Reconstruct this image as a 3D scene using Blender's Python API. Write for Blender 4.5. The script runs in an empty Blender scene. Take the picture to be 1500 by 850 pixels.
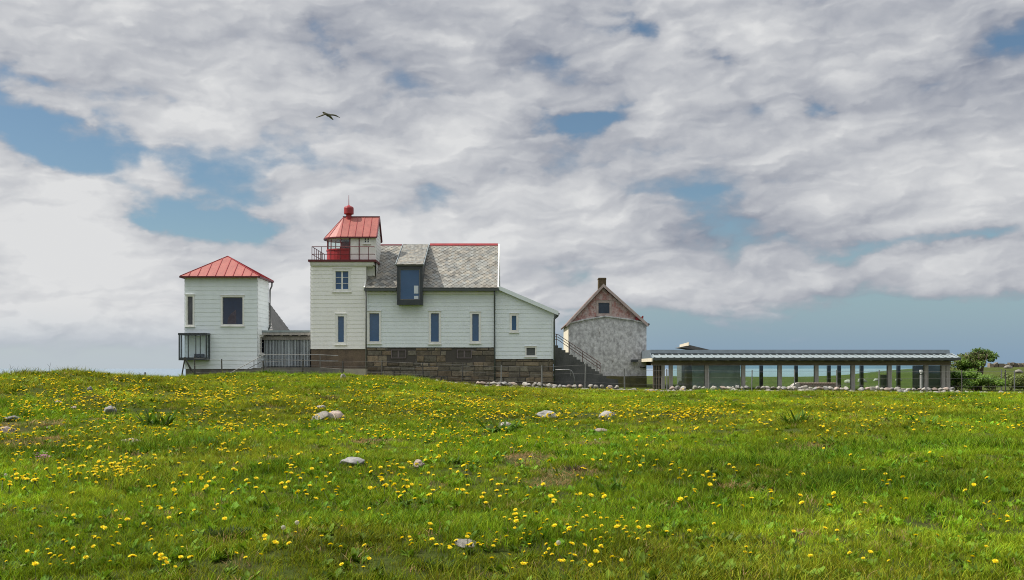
import bpy, bmesh, math, random
import numpy as np
from mathutils import Vector, Matrix, noise as mnoise

random.seed(7)
RNG = np.random.default_rng(7)
scene = bpy.context.scene
COL = bpy.data.collections.new("place")
scene.collection.children.link(COL)

# ------------------------------------------------------------------ measuring helpers
F = 1458.333
EYE = 1.5
HZ = 540.0
def X(u, Y): return (u - 750.0) * Y / F
def Z(v, Y): return EYE + (HZ - v) * Y / F
def XZ(u, v, Y): return Vector((X(u, Y), Y, Z(v, Y)))

# ------------------------------------------------------------------ value noise (numpy)
def _hash(ix, iy, seed):
    h = (ix.astype(np.int64) * 374761393 + iy.astype(np.int64) * 668265263 + seed * 1442695041) & 0xffffffff
    h = ((h ^ (h >> 13)) * 1274126177) & 0xffffffff
    return ((h ^ (h >> 16)) & 0xffff) / 65535.0
def vnoise(x, y, s, seed=0):
    x = np.asarray(x, float) / s; y = np.asarray(y, float) / s
    ix = np.floor(x); iy = np.floor(y); fx = x - ix; fy = y - iy
    fx = fx * fx * (3 - 2 * fx); fy = fy * fy * (3 - 2 * fy)
    a = _hash(ix, iy, seed); b = _hash(ix + 1, iy, seed); c = _hash(ix, iy + 1, seed); d = _hash(ix + 1, iy + 1, seed)
    return (a * (1 - fx) + b * fx) * (1 - fy) + (c * (1 - fx) + d * fx) * fy - 0.5
def sstep(x, a, b):
    t = np.clip((np.asarray(x, float) - a) / (b - a), 0, 1)
    return t * t * (3 - 2 * t)

def ground_z(x, y):
    x = np.asarray(x, float); y = np.asarray(y, float)
    H = np.interp(x, [-80, -31, -24, -19, -17.2, -14.9, -10.3, -6.2, -4.1, -2, 2, 10, 30, 80],
                  [1.05, .95, .80, .80, .93, 1.14, 1.06, .95, .69, .43, .27, .17, .02, .02])
    z = H * sstep(y, 9, 53)
    # grassy bank on one side of the meadow
    bank = (1 / (1 + np.exp((x + 12.9) / .75)))
    z = z + bank * (.70 + .34 * vnoise(x, y * .6, 2.2, 31)) * np.exp(-((y - 33.5) / 6.5) ** 2)
    for bu, bh, br in ((95, .09, .5), (134, .11, .45), (60, .06, .5), (165, .07, .4), (20, .06, .6)):
        z = z + bh * np.exp(-((x - (bu - 750) * 33.0 / F) / br) ** 2 - ((y - 33.2) / 1.3) ** 2)
    # land falls to the sea behind the houses
    left = 1 / (1 + np.exp((x + 4) / 2.0))
    z = z - left * 6.5 * sstep(y, 64, 98)
    z = z + (1 - left) * .48 * sstep(y, 69, 88)
    rb = 1 / (1 + np.exp(-(x - 43) / 2.5))
    z = z + rb * 1.15 * sstep(y, 76, 104)
    z = z - 9.5 * sstep(y, 118, 165)
    z = z - 6 * sstep(np.abs(x), 130, 260)
    amp = 1 - .75 * sstep(y, 52, 58)
    z = z + amp * (.17 * vnoise(x, y, 4.2, 1) + .13 * vnoise(x, y, 1.7, 2) + .08 * vnoise(x, y, .75, 3))
    return z

def hit_ground(u, v):
    u = np.atleast_1d(np.asarray(u, float)); v = np.atleast_1d(np.asarray(v, float))
    ys = np.arange(5.0, 63.0, .08)
    res = np.full(u.shape, np.nan)
    for i in range(len(u)):
        zr = EYE + (HZ - v[i]) * ys / F
        g = ground_z((u[i] - 750) * ys / F, ys)
        k = np.nonzero(zr <= g)[0]
        if len(k): res[i] = ys[k[0]]
    return res
def on_ground(u, v):
    y = float(hit_ground(u, v)[0])
    if math.isnan(y): y = 56.0
    x = X(u, y)
    return Vector((x, y, float(ground_z(x, y))))
def gz(x, y): return float(ground_z(x, y))

# ------------------------------------------------------------------ tagging
def tag(o, label=None, cat=None, group=None, kind=None):
    if label: o["label"] = label
    if cat: o["category"] = cat
    if group: o["group"] = group
    if kind: o["kind"] = kind
    return o
ROOTLOC = {}
def thing(name, loc, label, cat, group=None, kind=None):
    o = bpy.data.objects.new(name, None); COL.objects.link(o)
    o.empty_display_size = .2
    o.location = loc; ROOTLOC[o.name] = Vector(loc)
    return tag(o, label, cat, group, kind)
def dup(root, loc, rz=0, scale=None, label=None, group=None):
    r = root.copy(); COL.objects.link(r); r.location = loc; r.rotation_euler = (r.rotation_euler.x, r.rotation_euler.y, rz)
    if scale is not None: r.scale = scale
    if label: r["label"] = label
    if group: r["group"] = group
    for ch in list(root.children):
        c = ch.copy(); COL.objects.link(c); c.parent = r
    return r

# ------------------------------------------------------------------ mesh builder
class MB:
    def __init__(self, xf=None):
        self.v = []; self.f = []; self.c = []; self.xf = xf; self.col = (1, 1, 1)
    def face(self, pts, col=None):
        n = len(self.v)
        for p in pts:
            p = Vector(p)
            self.v.append(self.xf @ p if self.xf else p)
        self.f.append(tuple(range(n, n + len(pts))))
        self.c.append(col or self.col)
    def box(self, x0, x1, y0, y1, z0, z1, col=None):
        p = [Vector((x, y, z)) for z in (z0, z1) for y in (y0, y1) for x in (x0, x1)]
        for q in ((0, 2, 3, 1), (4, 5, 7, 6), (0, 1, 5, 4), (2, 6, 7, 3), (0, 4, 6, 2), (1, 3, 7, 5)):
            self.face([p[i] for i in q], col)
    def obox(self, o, a, b, c, col=None):
        """box from corner o with edge vectors a,b,c"""
        o = Vector(o); a = Vector(a); b = Vector(b); c = Vector(c)
        p = [o, o + a, o + b, o + a + b, o + c, o + a + c, o + b + c, o + a + b + c]
        for q in ((0, 2, 3, 1), (4, 5, 7, 6), (0, 1, 5, 4), (2, 6, 7, 3), (0, 4, 6, 2), (1, 3, 7, 5)):
            self.face([p[i] for i in q], col)
    def bar(self, p0, p1, w, h, up=(0, 0, 1), col=None):
        p0 = Vector(p0); p1 = Vector(p1); d = (p1 - p0)
        s = d.cross(Vector(up))
        if s.length < 1e-6: s = d.cross(Vector((0, 1, 0)))
        s.normalize(); t = s.cross(d).normalized()
        self.obox(p0 - s * w / 2 - t * h / 2, s * w, t * h, d, col)
    def tube(self, pts, r, n=8, col=None, cap=True):
        pts = [Vector(p) for p in pts]; rings = []
        for i, p in enumerate(pts):
            d = (pts[min(i + 1, len(pts) - 1)] - pts[max(i - 1, 0)]).normalized()
            a = d.cross(Vector((0, 0, 1)))
            if a.length < 1e-3: a = d.cross(Vector((0, 1, 0)))
            a.normalize(); b = d.cross(a)
            rr = r[i] if isinstance(r, (list, tuple)) else r
            rings.append([p + (a * math.cos(k * 2 * math.pi / n) + b * math.sin(k * 2 * math.pi / n)) * rr for k in range(n)])
        for i in range(len(rings) - 1):
            for k in range(n):
                self.face([rings[i][k], rings[i][(k + 1) % n], rings[i + 1][(k + 1) % n], rings[i + 1][k]], col)
        if cap:
            self.face(rings[0][::-1], col); self.face(rings[-1], col)
    def lathe(self, c, prof, n=24, col=None):
        c = Vector(c)
        for (r0, z0), (r1, z1) in zip(prof[:-1], prof[1:]):
            for k in range(n):
                a0 = k * 2 * math.pi / n; a1 = (k + 1) * 2 * math.pi / n
                P = lambda r, z, a: c + Vector((r * math.cos(a), r * math.sin(a), z))
                q = [P(r0, z0, a0), P(r0, z0, a1), P(r1, z1, a1), P(r1, z1, a0)]
                if r0 < 1e-6: q = [q[0], q[2], q[3]]
                elif r1 < 1e-6: q = q[:3]
                self.face(q, col)
    def prism(self, poly, ext, col=None):
        poly = [Vector(p) for p in poly]; e = Vector(ext)
        self.face(poly[::-1], col); self.face([p + e for p in poly], col)
        n = len(poly)
        for i in range(n):
            self.face([poly[i], poly[(i + 1) % n], poly[(i + 1) % n] + e, poly[i] + e], col)
    def build(self, name, mat, parent=None, smooth=False, weld=True, recalc=True):
        off = Vector((0, 0, 0)); p = parent
        while p is not None:
            if p.name in ROOTLOC: off = ROOTLOC[p.name]; break
            p = p.parent
        me = bpy.data.meshes.new(name)
        me.from_pydata([tuple(q - off) for q in self.v], [], self.f)
        at = me.color_attributes.new("Col", 'FLOAT_COLOR', 'CORNER')
        arr = np.ones((len(me.loops), 4), np.float32); li = 0
        for f, c in zip(self.f, self.c):
            arr[li:li + len(f), :3] = c; li += len(f)
        at.data.foreach_set("color", arr.ravel())
        if weld or recalc:
            bm = bmesh.new(); bm.from_mesh(me)
            if weld: bmesh.ops.remove_doubles(bm, verts=bm.verts, dist=1e-4)
            if recalc: bmesh.ops.recalc_face_normals(bm, faces=bm.faces)
            bm.to_mesh(me); bm.free()
        if smooth:
            me.polygons.foreach_set("use_smooth", [True] * len(me.polygons))
        me.materials.append(mat)
        o = bpy.data.objects.new(name, me); COL.objects.link(o)
        if parent is not None: o.parent = parent
        else: pass
        return o

# ------------------------------------------------------------------ materials
def newmat(name):
    m = bpy.data.materials.new(name); m.use_nodes = True
    nt = m.node_tree; nt.nodes.clear()
    out = nt.nodes.new("ShaderNodeOutputMaterial")
    return m, nt, out
def node(nt, t, **kw):
    n = nt.nodes.new(t)
    for k, v in kw.items():
        if k.startswith("i_"): n.inputs[k[2:].replace("_", " ")].default_value = v
        else: setattr(n, k, v)
    return n
def rgba(c): return (c[0], c[1], c[2], 1)
def mixc(nt, fac, a, b, mode='MIX'):
    n = nt.nodes.new("ShaderNodeMix"); n.data_type = 'RGBA'; n.blend_type = mode
    for sock, val in ((n.inputs[0], fac), (n.inputs[6], a), (n.inputs[7], b)):
        if isinstance(val, bpy.types.NodeSocket): nt.links.new(val, sock)
        elif isinstance(val, (tuple, list)): sock.default_value = rgba(val)
        else: sock.default_value = val
    return n.outputs[2]
def ramp(nt, sock, a, b, smooth=True):
    n = nt.nodes.new("ShaderNodeMapRange"); n.interpolation_type = 'SMOOTHSTEP' if smooth else 'LINEAR'
    nt.links.new(sock, n.inputs[0]); n.inputs[1].default_value = a; n.inputs[2].default_value = b
    return n.outputs[0]
def tex(nt, scale, detail=4, rough=.6, vec=None, stretch=None):
    tc = nt.nodes.new("ShaderNodeTexCoord")
    src = tc.outputs["Object"]
    if stretch:
        mp = nt.nodes.new("ShaderNodeMapping"); mp.inputs["Scale"].default_value = stretch
        nt.links.new(src, mp.inputs[0]); src = mp.outputs[0]
    n = nt.nodes.new("ShaderNodeTexNoise"); n.inputs["Scale"].default_value = scale
    n.inputs["Detail"].default_value = detail; n.inputs["Roughness"].default_value = rough
    nt.links.new(src, n.inputs["Vector"])
    return n.outputs["Fac"]
def pmat(name, base, dark=None, scale=2.0, rough=.6, stretch=None, amt=(.35, .7), fine=None, bump=0, bscale=30, metallic=0,
         usecol=False, rand=0, spec=.5, stain=None):
    m, nt, out = newmat(name)
    b = node(nt, "ShaderNodeBsdfPrincipled")
    b.inputs["Roughness"].default_value = rough; b.inputs["Metallic"].default_value = metallic
    b.inputs["Specular IOR Level"].default_value = spec
    col = mixc(nt, 0, base, base)
    if dark: col = mixc(nt, ramp(nt, tex(nt, scale, 5, .65, stretch=stretch), *amt), base, dark)
    if stain:
        col = mixc(nt, ramp(nt, tex(nt, stain[0], 6, .7, stretch=stain[1]), stain[2], stain[3]), col, stain[4])
    if fine:
        f = ramp(nt, tex(nt, fine[0], 3, .7), .3, .7, False)
        g = mixc(nt, f, (1 - fine[1],) * 3, (1 + fine[1],) * 3)
        col = mixc(nt, 1.0, col, g, 'MULTIPLY')
    if usecol:
        a = node(nt, "ShaderNodeAttribute", attribute_name="Col")
        col = mixc(nt, 1.0, col, a.outputs["Color"], 'MULTIPLY')
    if rand:
        oi = node(nt, "ShaderNodeObjectInfo")
        g = mixc(nt, oi.outputs["Random"], (1 - rand,) * 3, (1 + rand,) * 3)
        col = mixc(nt, 1.0, col, g, 'MULTIPLY')
    nt.links.new(col, b.inputs["Base Color"])
    if bump:
        bp = node(nt, "ShaderNodeBump"); bp.inputs["Strength"].default_value = bump; bp.inputs["Distance"].default_value = .02
        nt.links.new(tex(nt, bscale, 4, .7), bp.inputs["Height"]); nt.links.new(bp.outputs[0], b.inputs["Normal"])
    nt.links.new(b.outputs[0], out.inputs[0])
    return m
def glassmat(name, tint, gloss=.10):
    m, nt, out = newmat(name)
    t = node(nt, "ShaderNodeBsdfTransparent"); t.inputs[0].default_value = rgba(tint)
    g = node(nt, "ShaderNodeBsdfGlossy"); g.inputs["Roughness"].default_value = .02
    fr = node(nt, "ShaderNodeFresnel"); fr.inputs["IOR"].default_value = 1.5
    ad = node(nt, "ShaderNodeMath", operation='ADD'); ad.inputs[1].default_value = gloss - .04
    nt.links.new(fr.outputs[0], ad.inputs[0])
    mx = node(nt, "ShaderNodeMixShader")
    ge = node(nt, "ShaderNodeNewGeometry"); inv = node(nt, "ShaderNodeMath", operation='SUBTRACT'); inv.inputs[0].default_value = 1
    nt.links.new(ge.outputs["Backfacing"], inv.inputs[1])
    mu = node(nt, "ShaderNodeMath", operation='MULTIPLY'); nt.links.new(ad.outputs[0], mu.inputs[0]); nt.links.new(inv.outputs[0], mu.inputs[1])   # the inner face of a pane does not mirror twice
    nt.links.new(mu.outputs[0], mx.inputs[0]); nt.links.new(t.outputs[0], mx.inputs[1]); nt.links.new(g.outputs[0], mx.inputs[2])
    nt.links.new(mx.outputs[0], out.inputs[0])
    return m
def leafmat(name, trans=.35, base=(1, 1, 1), rough=.5, usetint=True, spec=.25):
    m, nt, out = newmat(name)
    a = node(nt, "ShaderNodeAttribute", attribute_name="Col")
    col = mixc(nt, 1.0, a.outputs["Color"], base, 'MULTIPLY')
    if usetint:
        t = node(nt, "ShaderNodeAttribute", attribute_name="tint", attribute_type='INSTANCER')
        col = mixc(nt, 1.0, col, t.outputs["Color"], 'MULTIPLY')
    b = node(nt, "ShaderNodeBsdfPrincipled"); b.inputs["Roughness"].default_value = rough; b.inputs["Specular IOR Level"].default_value = spec
    tr = node(nt, "ShaderNodeBsdfTranslucent")
    nt.links.new(col, b.inputs["Base Color"])
    nt.links.new(mixc(nt, 1.0, col, (1.15, 1.1, .6), 'MULTIPLY'), tr.inputs[0])
    mx = node(nt, "ShaderNodeMixShader"); mx.inputs[0].default_value = trans
    nt.links.new(b.outputs[0], mx.inputs[1]); nt.links.new(tr.outputs[0], mx.inputs[2]); nt.links.new(mx.outputs[0], out.inputs[0])
    return m

M = {}
M['white'] = pmat("white painted boards", (.78, .835, .85), (.73, .78, .79), 1.0, .45, (1.2, 1.2, .6), fine=(18, .03), stain=(1.3, (3.5, 3.5, .22), .62, .95, (.68, .71, .69)), bump=.05, bscale=12)
M['warm'] = pmat("cream painted boards", (.89, .875, .835), (.84, .825, .78), 1.0, .45, (1.2, 1.2, .6), fine=(18, .03), stain=(1.3, (3.5, 3.5, .22), .62, .95, (.76, .745, .70)), bump=.05, bscale=12)
M['trim'] = pmat("white trim paint", (.82, .81, .77), (.72, .71, .66), 2, .4)
M['pane'] = pmat("window glass tinted with reflected sky", (.030, .100, .215), (.020, .075, .17), .6, .04, spec=.7)  # reflected sky blue is put into the pane colour
M['paned'] = pmat("very dark window glass", (.012, .030, .072), (.008, .018, .045), .9, .04, spec=.6)
M['cellar'] = pmat("dark purple cellar glass", (.030, .022, .034), (.02, .016, .024), 3, .2)
M['redroof'] = pmat("red sheet metal roof", (.36, .108, .085), (.30, .085, .068), 1.6, .45, (1.5, 1.5, .6), fine=(7, .10), spec=.4)
M['redpaint'] = pmat("dark red iron paint", (.33, .022, .024), (.25, .018, .02), 3, .4)
M['darkred'] = pmat("oxblood railing paint", (.13, .012, .016), (.09, .012, .016), 4, .45)
M['slate'] = pmat("beige grey slates", (.25, .24, .205), (.18, .175, .155), 1.6, .55, fine=(14, .15), usecol=True, bump=.2, bscale=25)
M['slatebed'] = pmat("roof underlay", (.10, .10, .095), rough=.8)
M['stone'] = pmat("dark rubble stone", (.19, .155, .108), (.105, .086, .06), 2.6, .8, fine=(16, .3), usecol=True, bump=.6, bscale=14)
M['mortar'] = pmat("lime mortar", (.075, .066, .056), (.25, .235, .205), .55, .9, amt=(.56, .66), fine=(20, .15))
M['brownbase'] = pmat("brown roughcast base", (.15, .112, .075), (.085, .064, .046), 1.3, .85, fine=(22, .2), stain=(2.5, (3, 3, .5), .55, .75, (.07, .055, .04)), bump=.4)
M['concrete'] = pmat("grey concrete", (.20, .185, .16), (.12, .11, .095), 1.6, .85, fine=(20, .12), bump=.2)
M['stairc'] = pmat("dark weathered concrete", (.105, .105, .10), (.06, .062, .06), 1.4, .85, fine=(16, .2), bump=.25)
M['paleslab'] = pmat("pale concrete slab", (.42, .37, .29), (.33, .29, .23), 2, .8, fine=(20, .1))
M['plaster'] = pmat("weathered lime plaster", (.62, .61, .60), (.38, .37, .365), 2.6, .9, (1.3, 1.3, .9), (.42, .66), fine=(4.5, .30),
                    stain=(1.7, (1.6, 1.6, .55), .56, .70, (.25, .23, .21)), bump=.8, bscale=7)
M['gable'] = pmat("peeling pinkish boards", (.52, .40, .37), (.38, .19, .165), 3.0, .85, (1, 1, .8), (.4, .62), fine=(9, .28))
M['pinktrim'] = pmat("faded pinkish trim", (.50, .41, .37), (.38, .28, .25), 3, .8)
M['tileroof'] = pmat("old brown roof", (.22, .15, .13), (.13, .09, .08), 2, .8, fine=(10, .2))
M['chimney'] = pmat("lichen brown chimney", (.12, .085, .045), (.075, .06, .03), 4, .9, fine=(10, .2), bump=.4)
M['greenbase'] = pmat("mossy plinth", (.13, .115, .05), (.075, .072, .04), 2, .9, fine=(14, .2))
M['frame'] = pmat("charcoal metal", (.042, .05, .056), (.03, .036, .04), 2, .4, spec=.5)
M['gutter'] = pmat("grey green gutter", (.075, .085, .082), rough=.4)
M['zinc'] = pmat("grey zinc", (.15, .185, .21), (.12, .145, .165), 3, .45, metallic=.1)
M['zincpale'] = pmat("pale ribbed metal", (.30, .345, .35), (.24, .28, .29), 4, .4, metallic=.1)
M['steel'] = pmat("galvanised steel", (.22, .22, .215), (.15, .15, .145), 6, .5, metallic=.3)
M['wood'] = pmat("silvered timber", (.40, .375, .345), (.29, .265, .24), 2.2, .8, (6, 6, .5), fine=(16, .15))
M['woodbrown'] = pmat("brown grey timber", (.24, .19, .15), (.15, .115, .085), 2, .8, (.6, 5, 5), fine=(16, .15))
M['slatwood'] = pmat("pale weathered slats", (.42, .46, .47), (.30, .335, .35), 3, .75, (6, 6, .6), usecol=True)
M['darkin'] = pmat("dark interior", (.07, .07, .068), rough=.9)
M['greydull'] = pmat("grey shingle roof", (.155, .15, .14), (.12, .115, .108), 2, .75, fine=(10, .2), usecol=True)
M['cream'] = pmat("cream render", (.72, .65, .5), (.62, .55, .43), 2, .7)
M['redbrown'] = pmat("rust brown rail paint", (.15, .07, .055), (.1, .055, .045), 4, .5)
M['post'] = pmat("dark fence post", (.06, .056, .05), (.04, .038, .035), 6, .8, rand=.3)
M['wire'] = pmat("fence wire", (.16, .155, .145), rough=.5, metallic=.4)
M['greencab'] = pmat("dark green metal", (.05, .08, .07), rough=.5)
M['glassp'] = glassmat("greenish pavilion glass", (.93, .98, .955), .08)
M['glassb'] = glassmat("bay window glass", (.95, .98, .98), .08)
M['glassl'] = glassmat("lantern glass", (.92, .96, .95), .08)
M['rockpale'] = pmat("pale fieldstone", (.33, .305, .265), (.18, .165, .14), 3.0, .85, fine=(22, .22), rand=.28, bump=.6, bscale=10)
M['rockgrey'] = pmat("grey fieldstone", (.24, .23, .215), (.13, .125, .115), 3.0, .85, fine=(22, .22), rand=.28, bump=.6, bscale=10)
M['rockpink'] = pmat("pinkish fieldstone", (.33, .26, .215), (.19, .15, .125), 3.0, .85, fine=(22, .22), rand=.28, bump=.6, bscale=10)
M['bark'] = pmat("brown bark", (.17, .12, .09), (.09, .065, .05), 6, .9, (3, 3, .5))
M['bird'] = pmat("brown gull plumage", (.16, .15, .11), (.09, .085, .07), 6, .8, usecol=True)
M['lampgrey'] = pmat("grey lamp metal", (.34, .34, .33), (.28, .28, .27), 5, .45)
M['grass'] = leafmat("grass blade", .32, spec=.03)
M['broad'] = leafmat("broad leaf", .28, rough=.6, spec=.12)
M['petal'] = leafmat("dandelion petals", .20, usetint=False, rough=.6)
M['clock'] = leafmat("dandelion down", .45, usetint=False, rough=.9)
M['dock'] = leafmat("dock leaf", .30, usetint=False, rough=.6, spec=.12)
M['bushleaf'] = leafmat("shrub leaf", .28, usetint=False, rough=.5)

# ------------------------------------------------------------------ camera, sun, sky
cam = bpy.data.cameras.new("camera"); cam.lens = 35; cam.sensor_width = 36
cam.shift_y = (HZ - 425) / 1500.0
cam.clip_start = .1; cam.clip_end = 60000
co = bpy.data.objects.new("camera", cam); COL.objects.link(co)
co.location = (0, 0, EYE); co.rotation_euler = (math.radians(90), 0, 0)
scene.camera = co
scene.render.resolution_x = 1024; scene.render.resolution_y = 580

SUN_D = Vector((.615, -.012, -.79)).normalized()
sl = bpy.data.lights.new("sun", 'SUN'); sl.energy = 5.0; sl.angle = math.radians(.5); sl.color = (1, .955, .88)
so = bpy.data.objects.new("sun", sl); COL.objects.link(so)
so.rotation_euler = SUN_D.to_track_quat('-Z', 'Y').to_euler()
so.location = (-40, 0, 60)

w = bpy.data.worlds.new("World"); scene.world = w; w.use_nodes = True
nt = w.node_tree; nt.nodes.clear()
wout = node(nt, "ShaderNodeOutputWorld"); bg = node(nt, "ShaderNodeBackground")
STR = .10
bg.inputs["Strength"].default_value = STR
sky = node(nt, "ShaderNodeTexSky", sky_type='NISHITA'); sky.sun_disc = False
sky.sun_elevation = math.asin(-SUN_D.z); sky.sun_rotation = math.atan2(-SUN_D.x, -SUN_D.y) % (2 * math.pi)
sky.altitude = 10; sky.air_density = 1.0; sky.dust_density = .6; sky.ozone_density = 1.6
tc = node(nt, "ShaderNodeTexCoord"); D = tc.outputs["Generated"]
sep = node(nt, "ShaderNodeSeparateXYZ"); nt.links.new(D, sep.inputs[0])
def mth(op, a, b=None, c=None, clamp=False):
    n = nt.nodes.new("ShaderNodeMath"); n.operation = op; n.use_clamp = clamp
    for i, v in enumerate((a, b, c)):
        if v is None: continue
        if isinstance(v, bpy.types.NodeSocket): nt.links.new(v, n.inputs[i])
        else: n.inputs[i].default_value = v
    return n.outputs[0]
DEG = 180 / math.pi
az0 = mth('MULTIPLY', mth('ARCTAN2', sep.outputs[0], sep.outputs[1]), DEG)
el0 = mth('MULTIPLY', mth('ARCSINE', sep.outputs[2]), DEG)
elp = mth('MAXIMUM', el0, 0.0)
# cloud deck seen in perspective
den = mth('ADD', mth('MAXIMUM', sep.outputs[2], 0.0), .16)
px = mth('DIVIDE', sep.outputs[0], den); py = mth('DIVIDE', sep.outputs[1], den)
cmb = node(nt, "ShaderNodeCombineXYZ"); nt.links.new(px, cmb.inputs[0]); nt.links.new(py, cmb.inputs[1])
def wnoise(scale, detail, rough, off=(0, 0, 0), sc=(1, 1, 1), rot=0, dist=0, vec=None):
    mp = node(nt, "ShaderNodeMapping"); mp.inputs["Location"].default_value = off; mp.inputs["Scale"].default_value = sc
    mp.inputs["Rotation"].default_value = (0, 0, rot)
    nt.links.new(vec or cmb.outputs[0], mp.inputs[0])
    n = node(nt, "ShaderNodeTexNoise"); n.inputs["Scale"].default_value = scale; n.inputs["Detail"].default_value = detail
    n.inputs["Roughness"].default_value = rough; n.inputs["Distortion"].default_value = dist
    nt.links.new(mp.outputs[0], n.inputs["Vector"])
    return n.outputs["Fac"], n.outputs["Color"]
# warp the angular coordinates a little so that hand placed gaps get ragged edges
ang = node(nt, "ShaderNodeCombineXYZ"); nt.links.new(az0, ang.inputs[0]); nt.links.new(mth('MULTIPLY', el0, 1.65), ang.inputs[1])
wf1, _ = wnoise(.16, 5, .6, (3, 1, 0), vec=ang.outputs[0])
wf2, _ = wnoise(.16, 5, .6, (40, 17, 5), vec=ang.outputs[0])
az = mth('ADD', az0, mth('MULTIPLY', mth('SUBTRACT', wf1, .5), 9.0))
el = mth('ADD', el0, mth('MULTIPLY', mth('SUBTRACT', wf2, .5), 4.2))
def blob(u, v, ru, rv, amp, rot=0.0):
    """soft patch of sky round a compass direction; sizes in the same units as the survey of the photo"""
    a = math.degrees(math.atan((u - 750) / F)); e = math.degrees(math.atan((HZ - v) / math.hypot(F, u - 750)))
    ra = math.degrees(ru / F); re = math.degrees(rv / F)
    da = mth('SUBTRACT', az, a); de = mth('SUBTRACT', el, e)
    c, s = math.cos(math.radians(rot)), math.sin(math.radians(rot))
    p = mth('DIVIDE', mth('ADD', mth('MULTIPLY', da, c), mth('MULTIPLY', de, s)), ra)
    q = mth('DIVIDE', mth('SUBTRACT', mth('MULTIPLY', de, c), mth('MULTIPLY', da, s)), re)
    r2 = mth('ADD', mth('MULTIPLY', p, p), mth('MULTIPLY', q, q))
    return mth('MULTIPLY', mth('POWER', 2.71828, mth('MULTIPLY', r2, -1.0)), amp)
gaps = [(50, 190, 150, 42, .78, -14), (10, 130, 80, 26, .34, -20), (110, 245, 110, 22, .36, -24), (200, 300, 70, 22, .25, -20), (350, 318, 140, 18, .62, 0),
        (300, 335, 60, 14, .4, 0), (230, 330, 50, 14, .3, 0), (850, 168, 85, 20, .95, 0), (935, 48, 30, 22, .48, 0), (1035, 58, 40, 24, .50, -30),
        (1060, 78, 40, 14, .30, -25), (1205, 160, 42, 24, .55, 0), (1325, 118, 40, 18, .35, 0), (1470, 70, 70, 20, .36, 20), (285, 145, 75, 16, .42, 0),
        (445, 108, 40, 14, .33, 0), (465, 55, 16, 50, .22, 0), (1415, 350, 65, 15, .65, 8), (1310, 362, 70, 14, .45, 0), (1230, 372, 40, 10, .25, 0),
        (1040, 300, 70, 14, .25, 0), (1000, 410, 160, 12, .18, 0), (620, 295, 60, 14, .2, 0), (80, 462, 160, 9, .35, 0), (760, 260, 60, 12, .18, 0),
        (60, 345, 90, 10, -.25, 0), (70, 300, 120, 40, -.34, 0)]
tot = None
for g in gaps:
    b_ = blob(*g); tot = b_ if tot is None else mth('ADD', tot, b_)
RELIEF, COV0, PAMP = .80, .99, .92
# puffs: cells of a smooth Voronoi field, their coordinates warped, squashed towards the horizon
CL = dict(sc=(1.0, 1.0, 1), vec=ang.outputs[0])
_, wc = wnoise(.20, 5, .55, (9.3, 3.1, 0), **CL)
wv = node(nt, "ShaderNodeVectorMath", operation='SUBTRACT'); nt.links.new(wc, wv.inputs[0]); wv.inputs[1].default_value = (.5, .5, .5)
ws = node(nt, "ShaderNodeVectorMath", operation='MULTIPLY'); nt.links.new(wv.outputs[0], ws.inputs[0]); ws.inputs[1].default_value = (7.0, 5.0, 0)
wa = node(nt, "ShaderNodeVectorMath", operation='ADD'); nt.links.new(ang.outputs[0], wa.inputs[0]); nt.links.new(ws.outputs[0], wa.inputs[1])
def puff(off, scale, detail=2.6, rough=.48):
    mp = node(nt, "ShaderNodeMapping"); mp.inputs["Location"].default_value = off; mp.inputs["Rotation"].default_value = (0, 0, -.22); mp.inputs["Scale"].default_value = (.72, 1.15, 1)
    nt.links.new(wa.outputs[0], mp.inputs[0])
    v = node(nt, "ShaderNodeTexVoronoi", feature='SMOOTH_F1', voronoi_dimensions='2D'); v.inputs["Scale"].default_value = scale; v.inputs["Detail"].default_value = detail
    v.inputs["Roughness"].default_value = rough; v.inputs["Smoothness"].default_value = .75
    nt.links.new(mp.outputs[0], v.inputs["Vector"])
    return mth('SUBTRACT', 1.0, v.outputs["Distance"])
p1 = puff((1.7, .3, 0), .17); p1s = puff((1.7 - .10, .3 + .22, 0), .17)
n1, _ = wnoise(.085, 5, .47, (2.3, .7, 0), **CL)
n2, _ = wnoise(.34, 9, .55, (7.3, 2.7, 3), **CL)
relief = mth('MULTIPLY', mth('SUBTRACT', p1, p1s), RELIEF)
# clear band above the horizon, higher on one side
bt = mth('ADD', mth('MULTIPLY', ramp(nt, az0, -9, 9), 2.2), mth('ADD', 1.35, mth('MULTIPLY', mth('SUBTRACT', wf1, .5), 2.6)))
band = mth('SUBTRACT', 1.0, mth('SMOOTH_MIN', 1.0, mth('MAXIMUM', 0.0, mth('DIVIDE', mth('SUBTRACT', el0, mth('SUBTRACT', bt, 1.1)), 2.2)), .1))
cov = mth('ADD', COV0, mth('ADD', mth('MULTIPLY', mth('SUBTRACT', n1, .5), 1.5), mth('ADD', mth('MULTIPLY', mth('SUBTRACT', p1, .55), PAMP), mth('MULTIPLY', mth('SUBTRACT', n2, .5), .8))))
cov = mth('SUBTRACT', cov, tot)
cov = mth('SUBTRACT', cov, mth('MULTIPLY', band, .95))
alpha = ramp(nt, cov, .02, .55)
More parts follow.
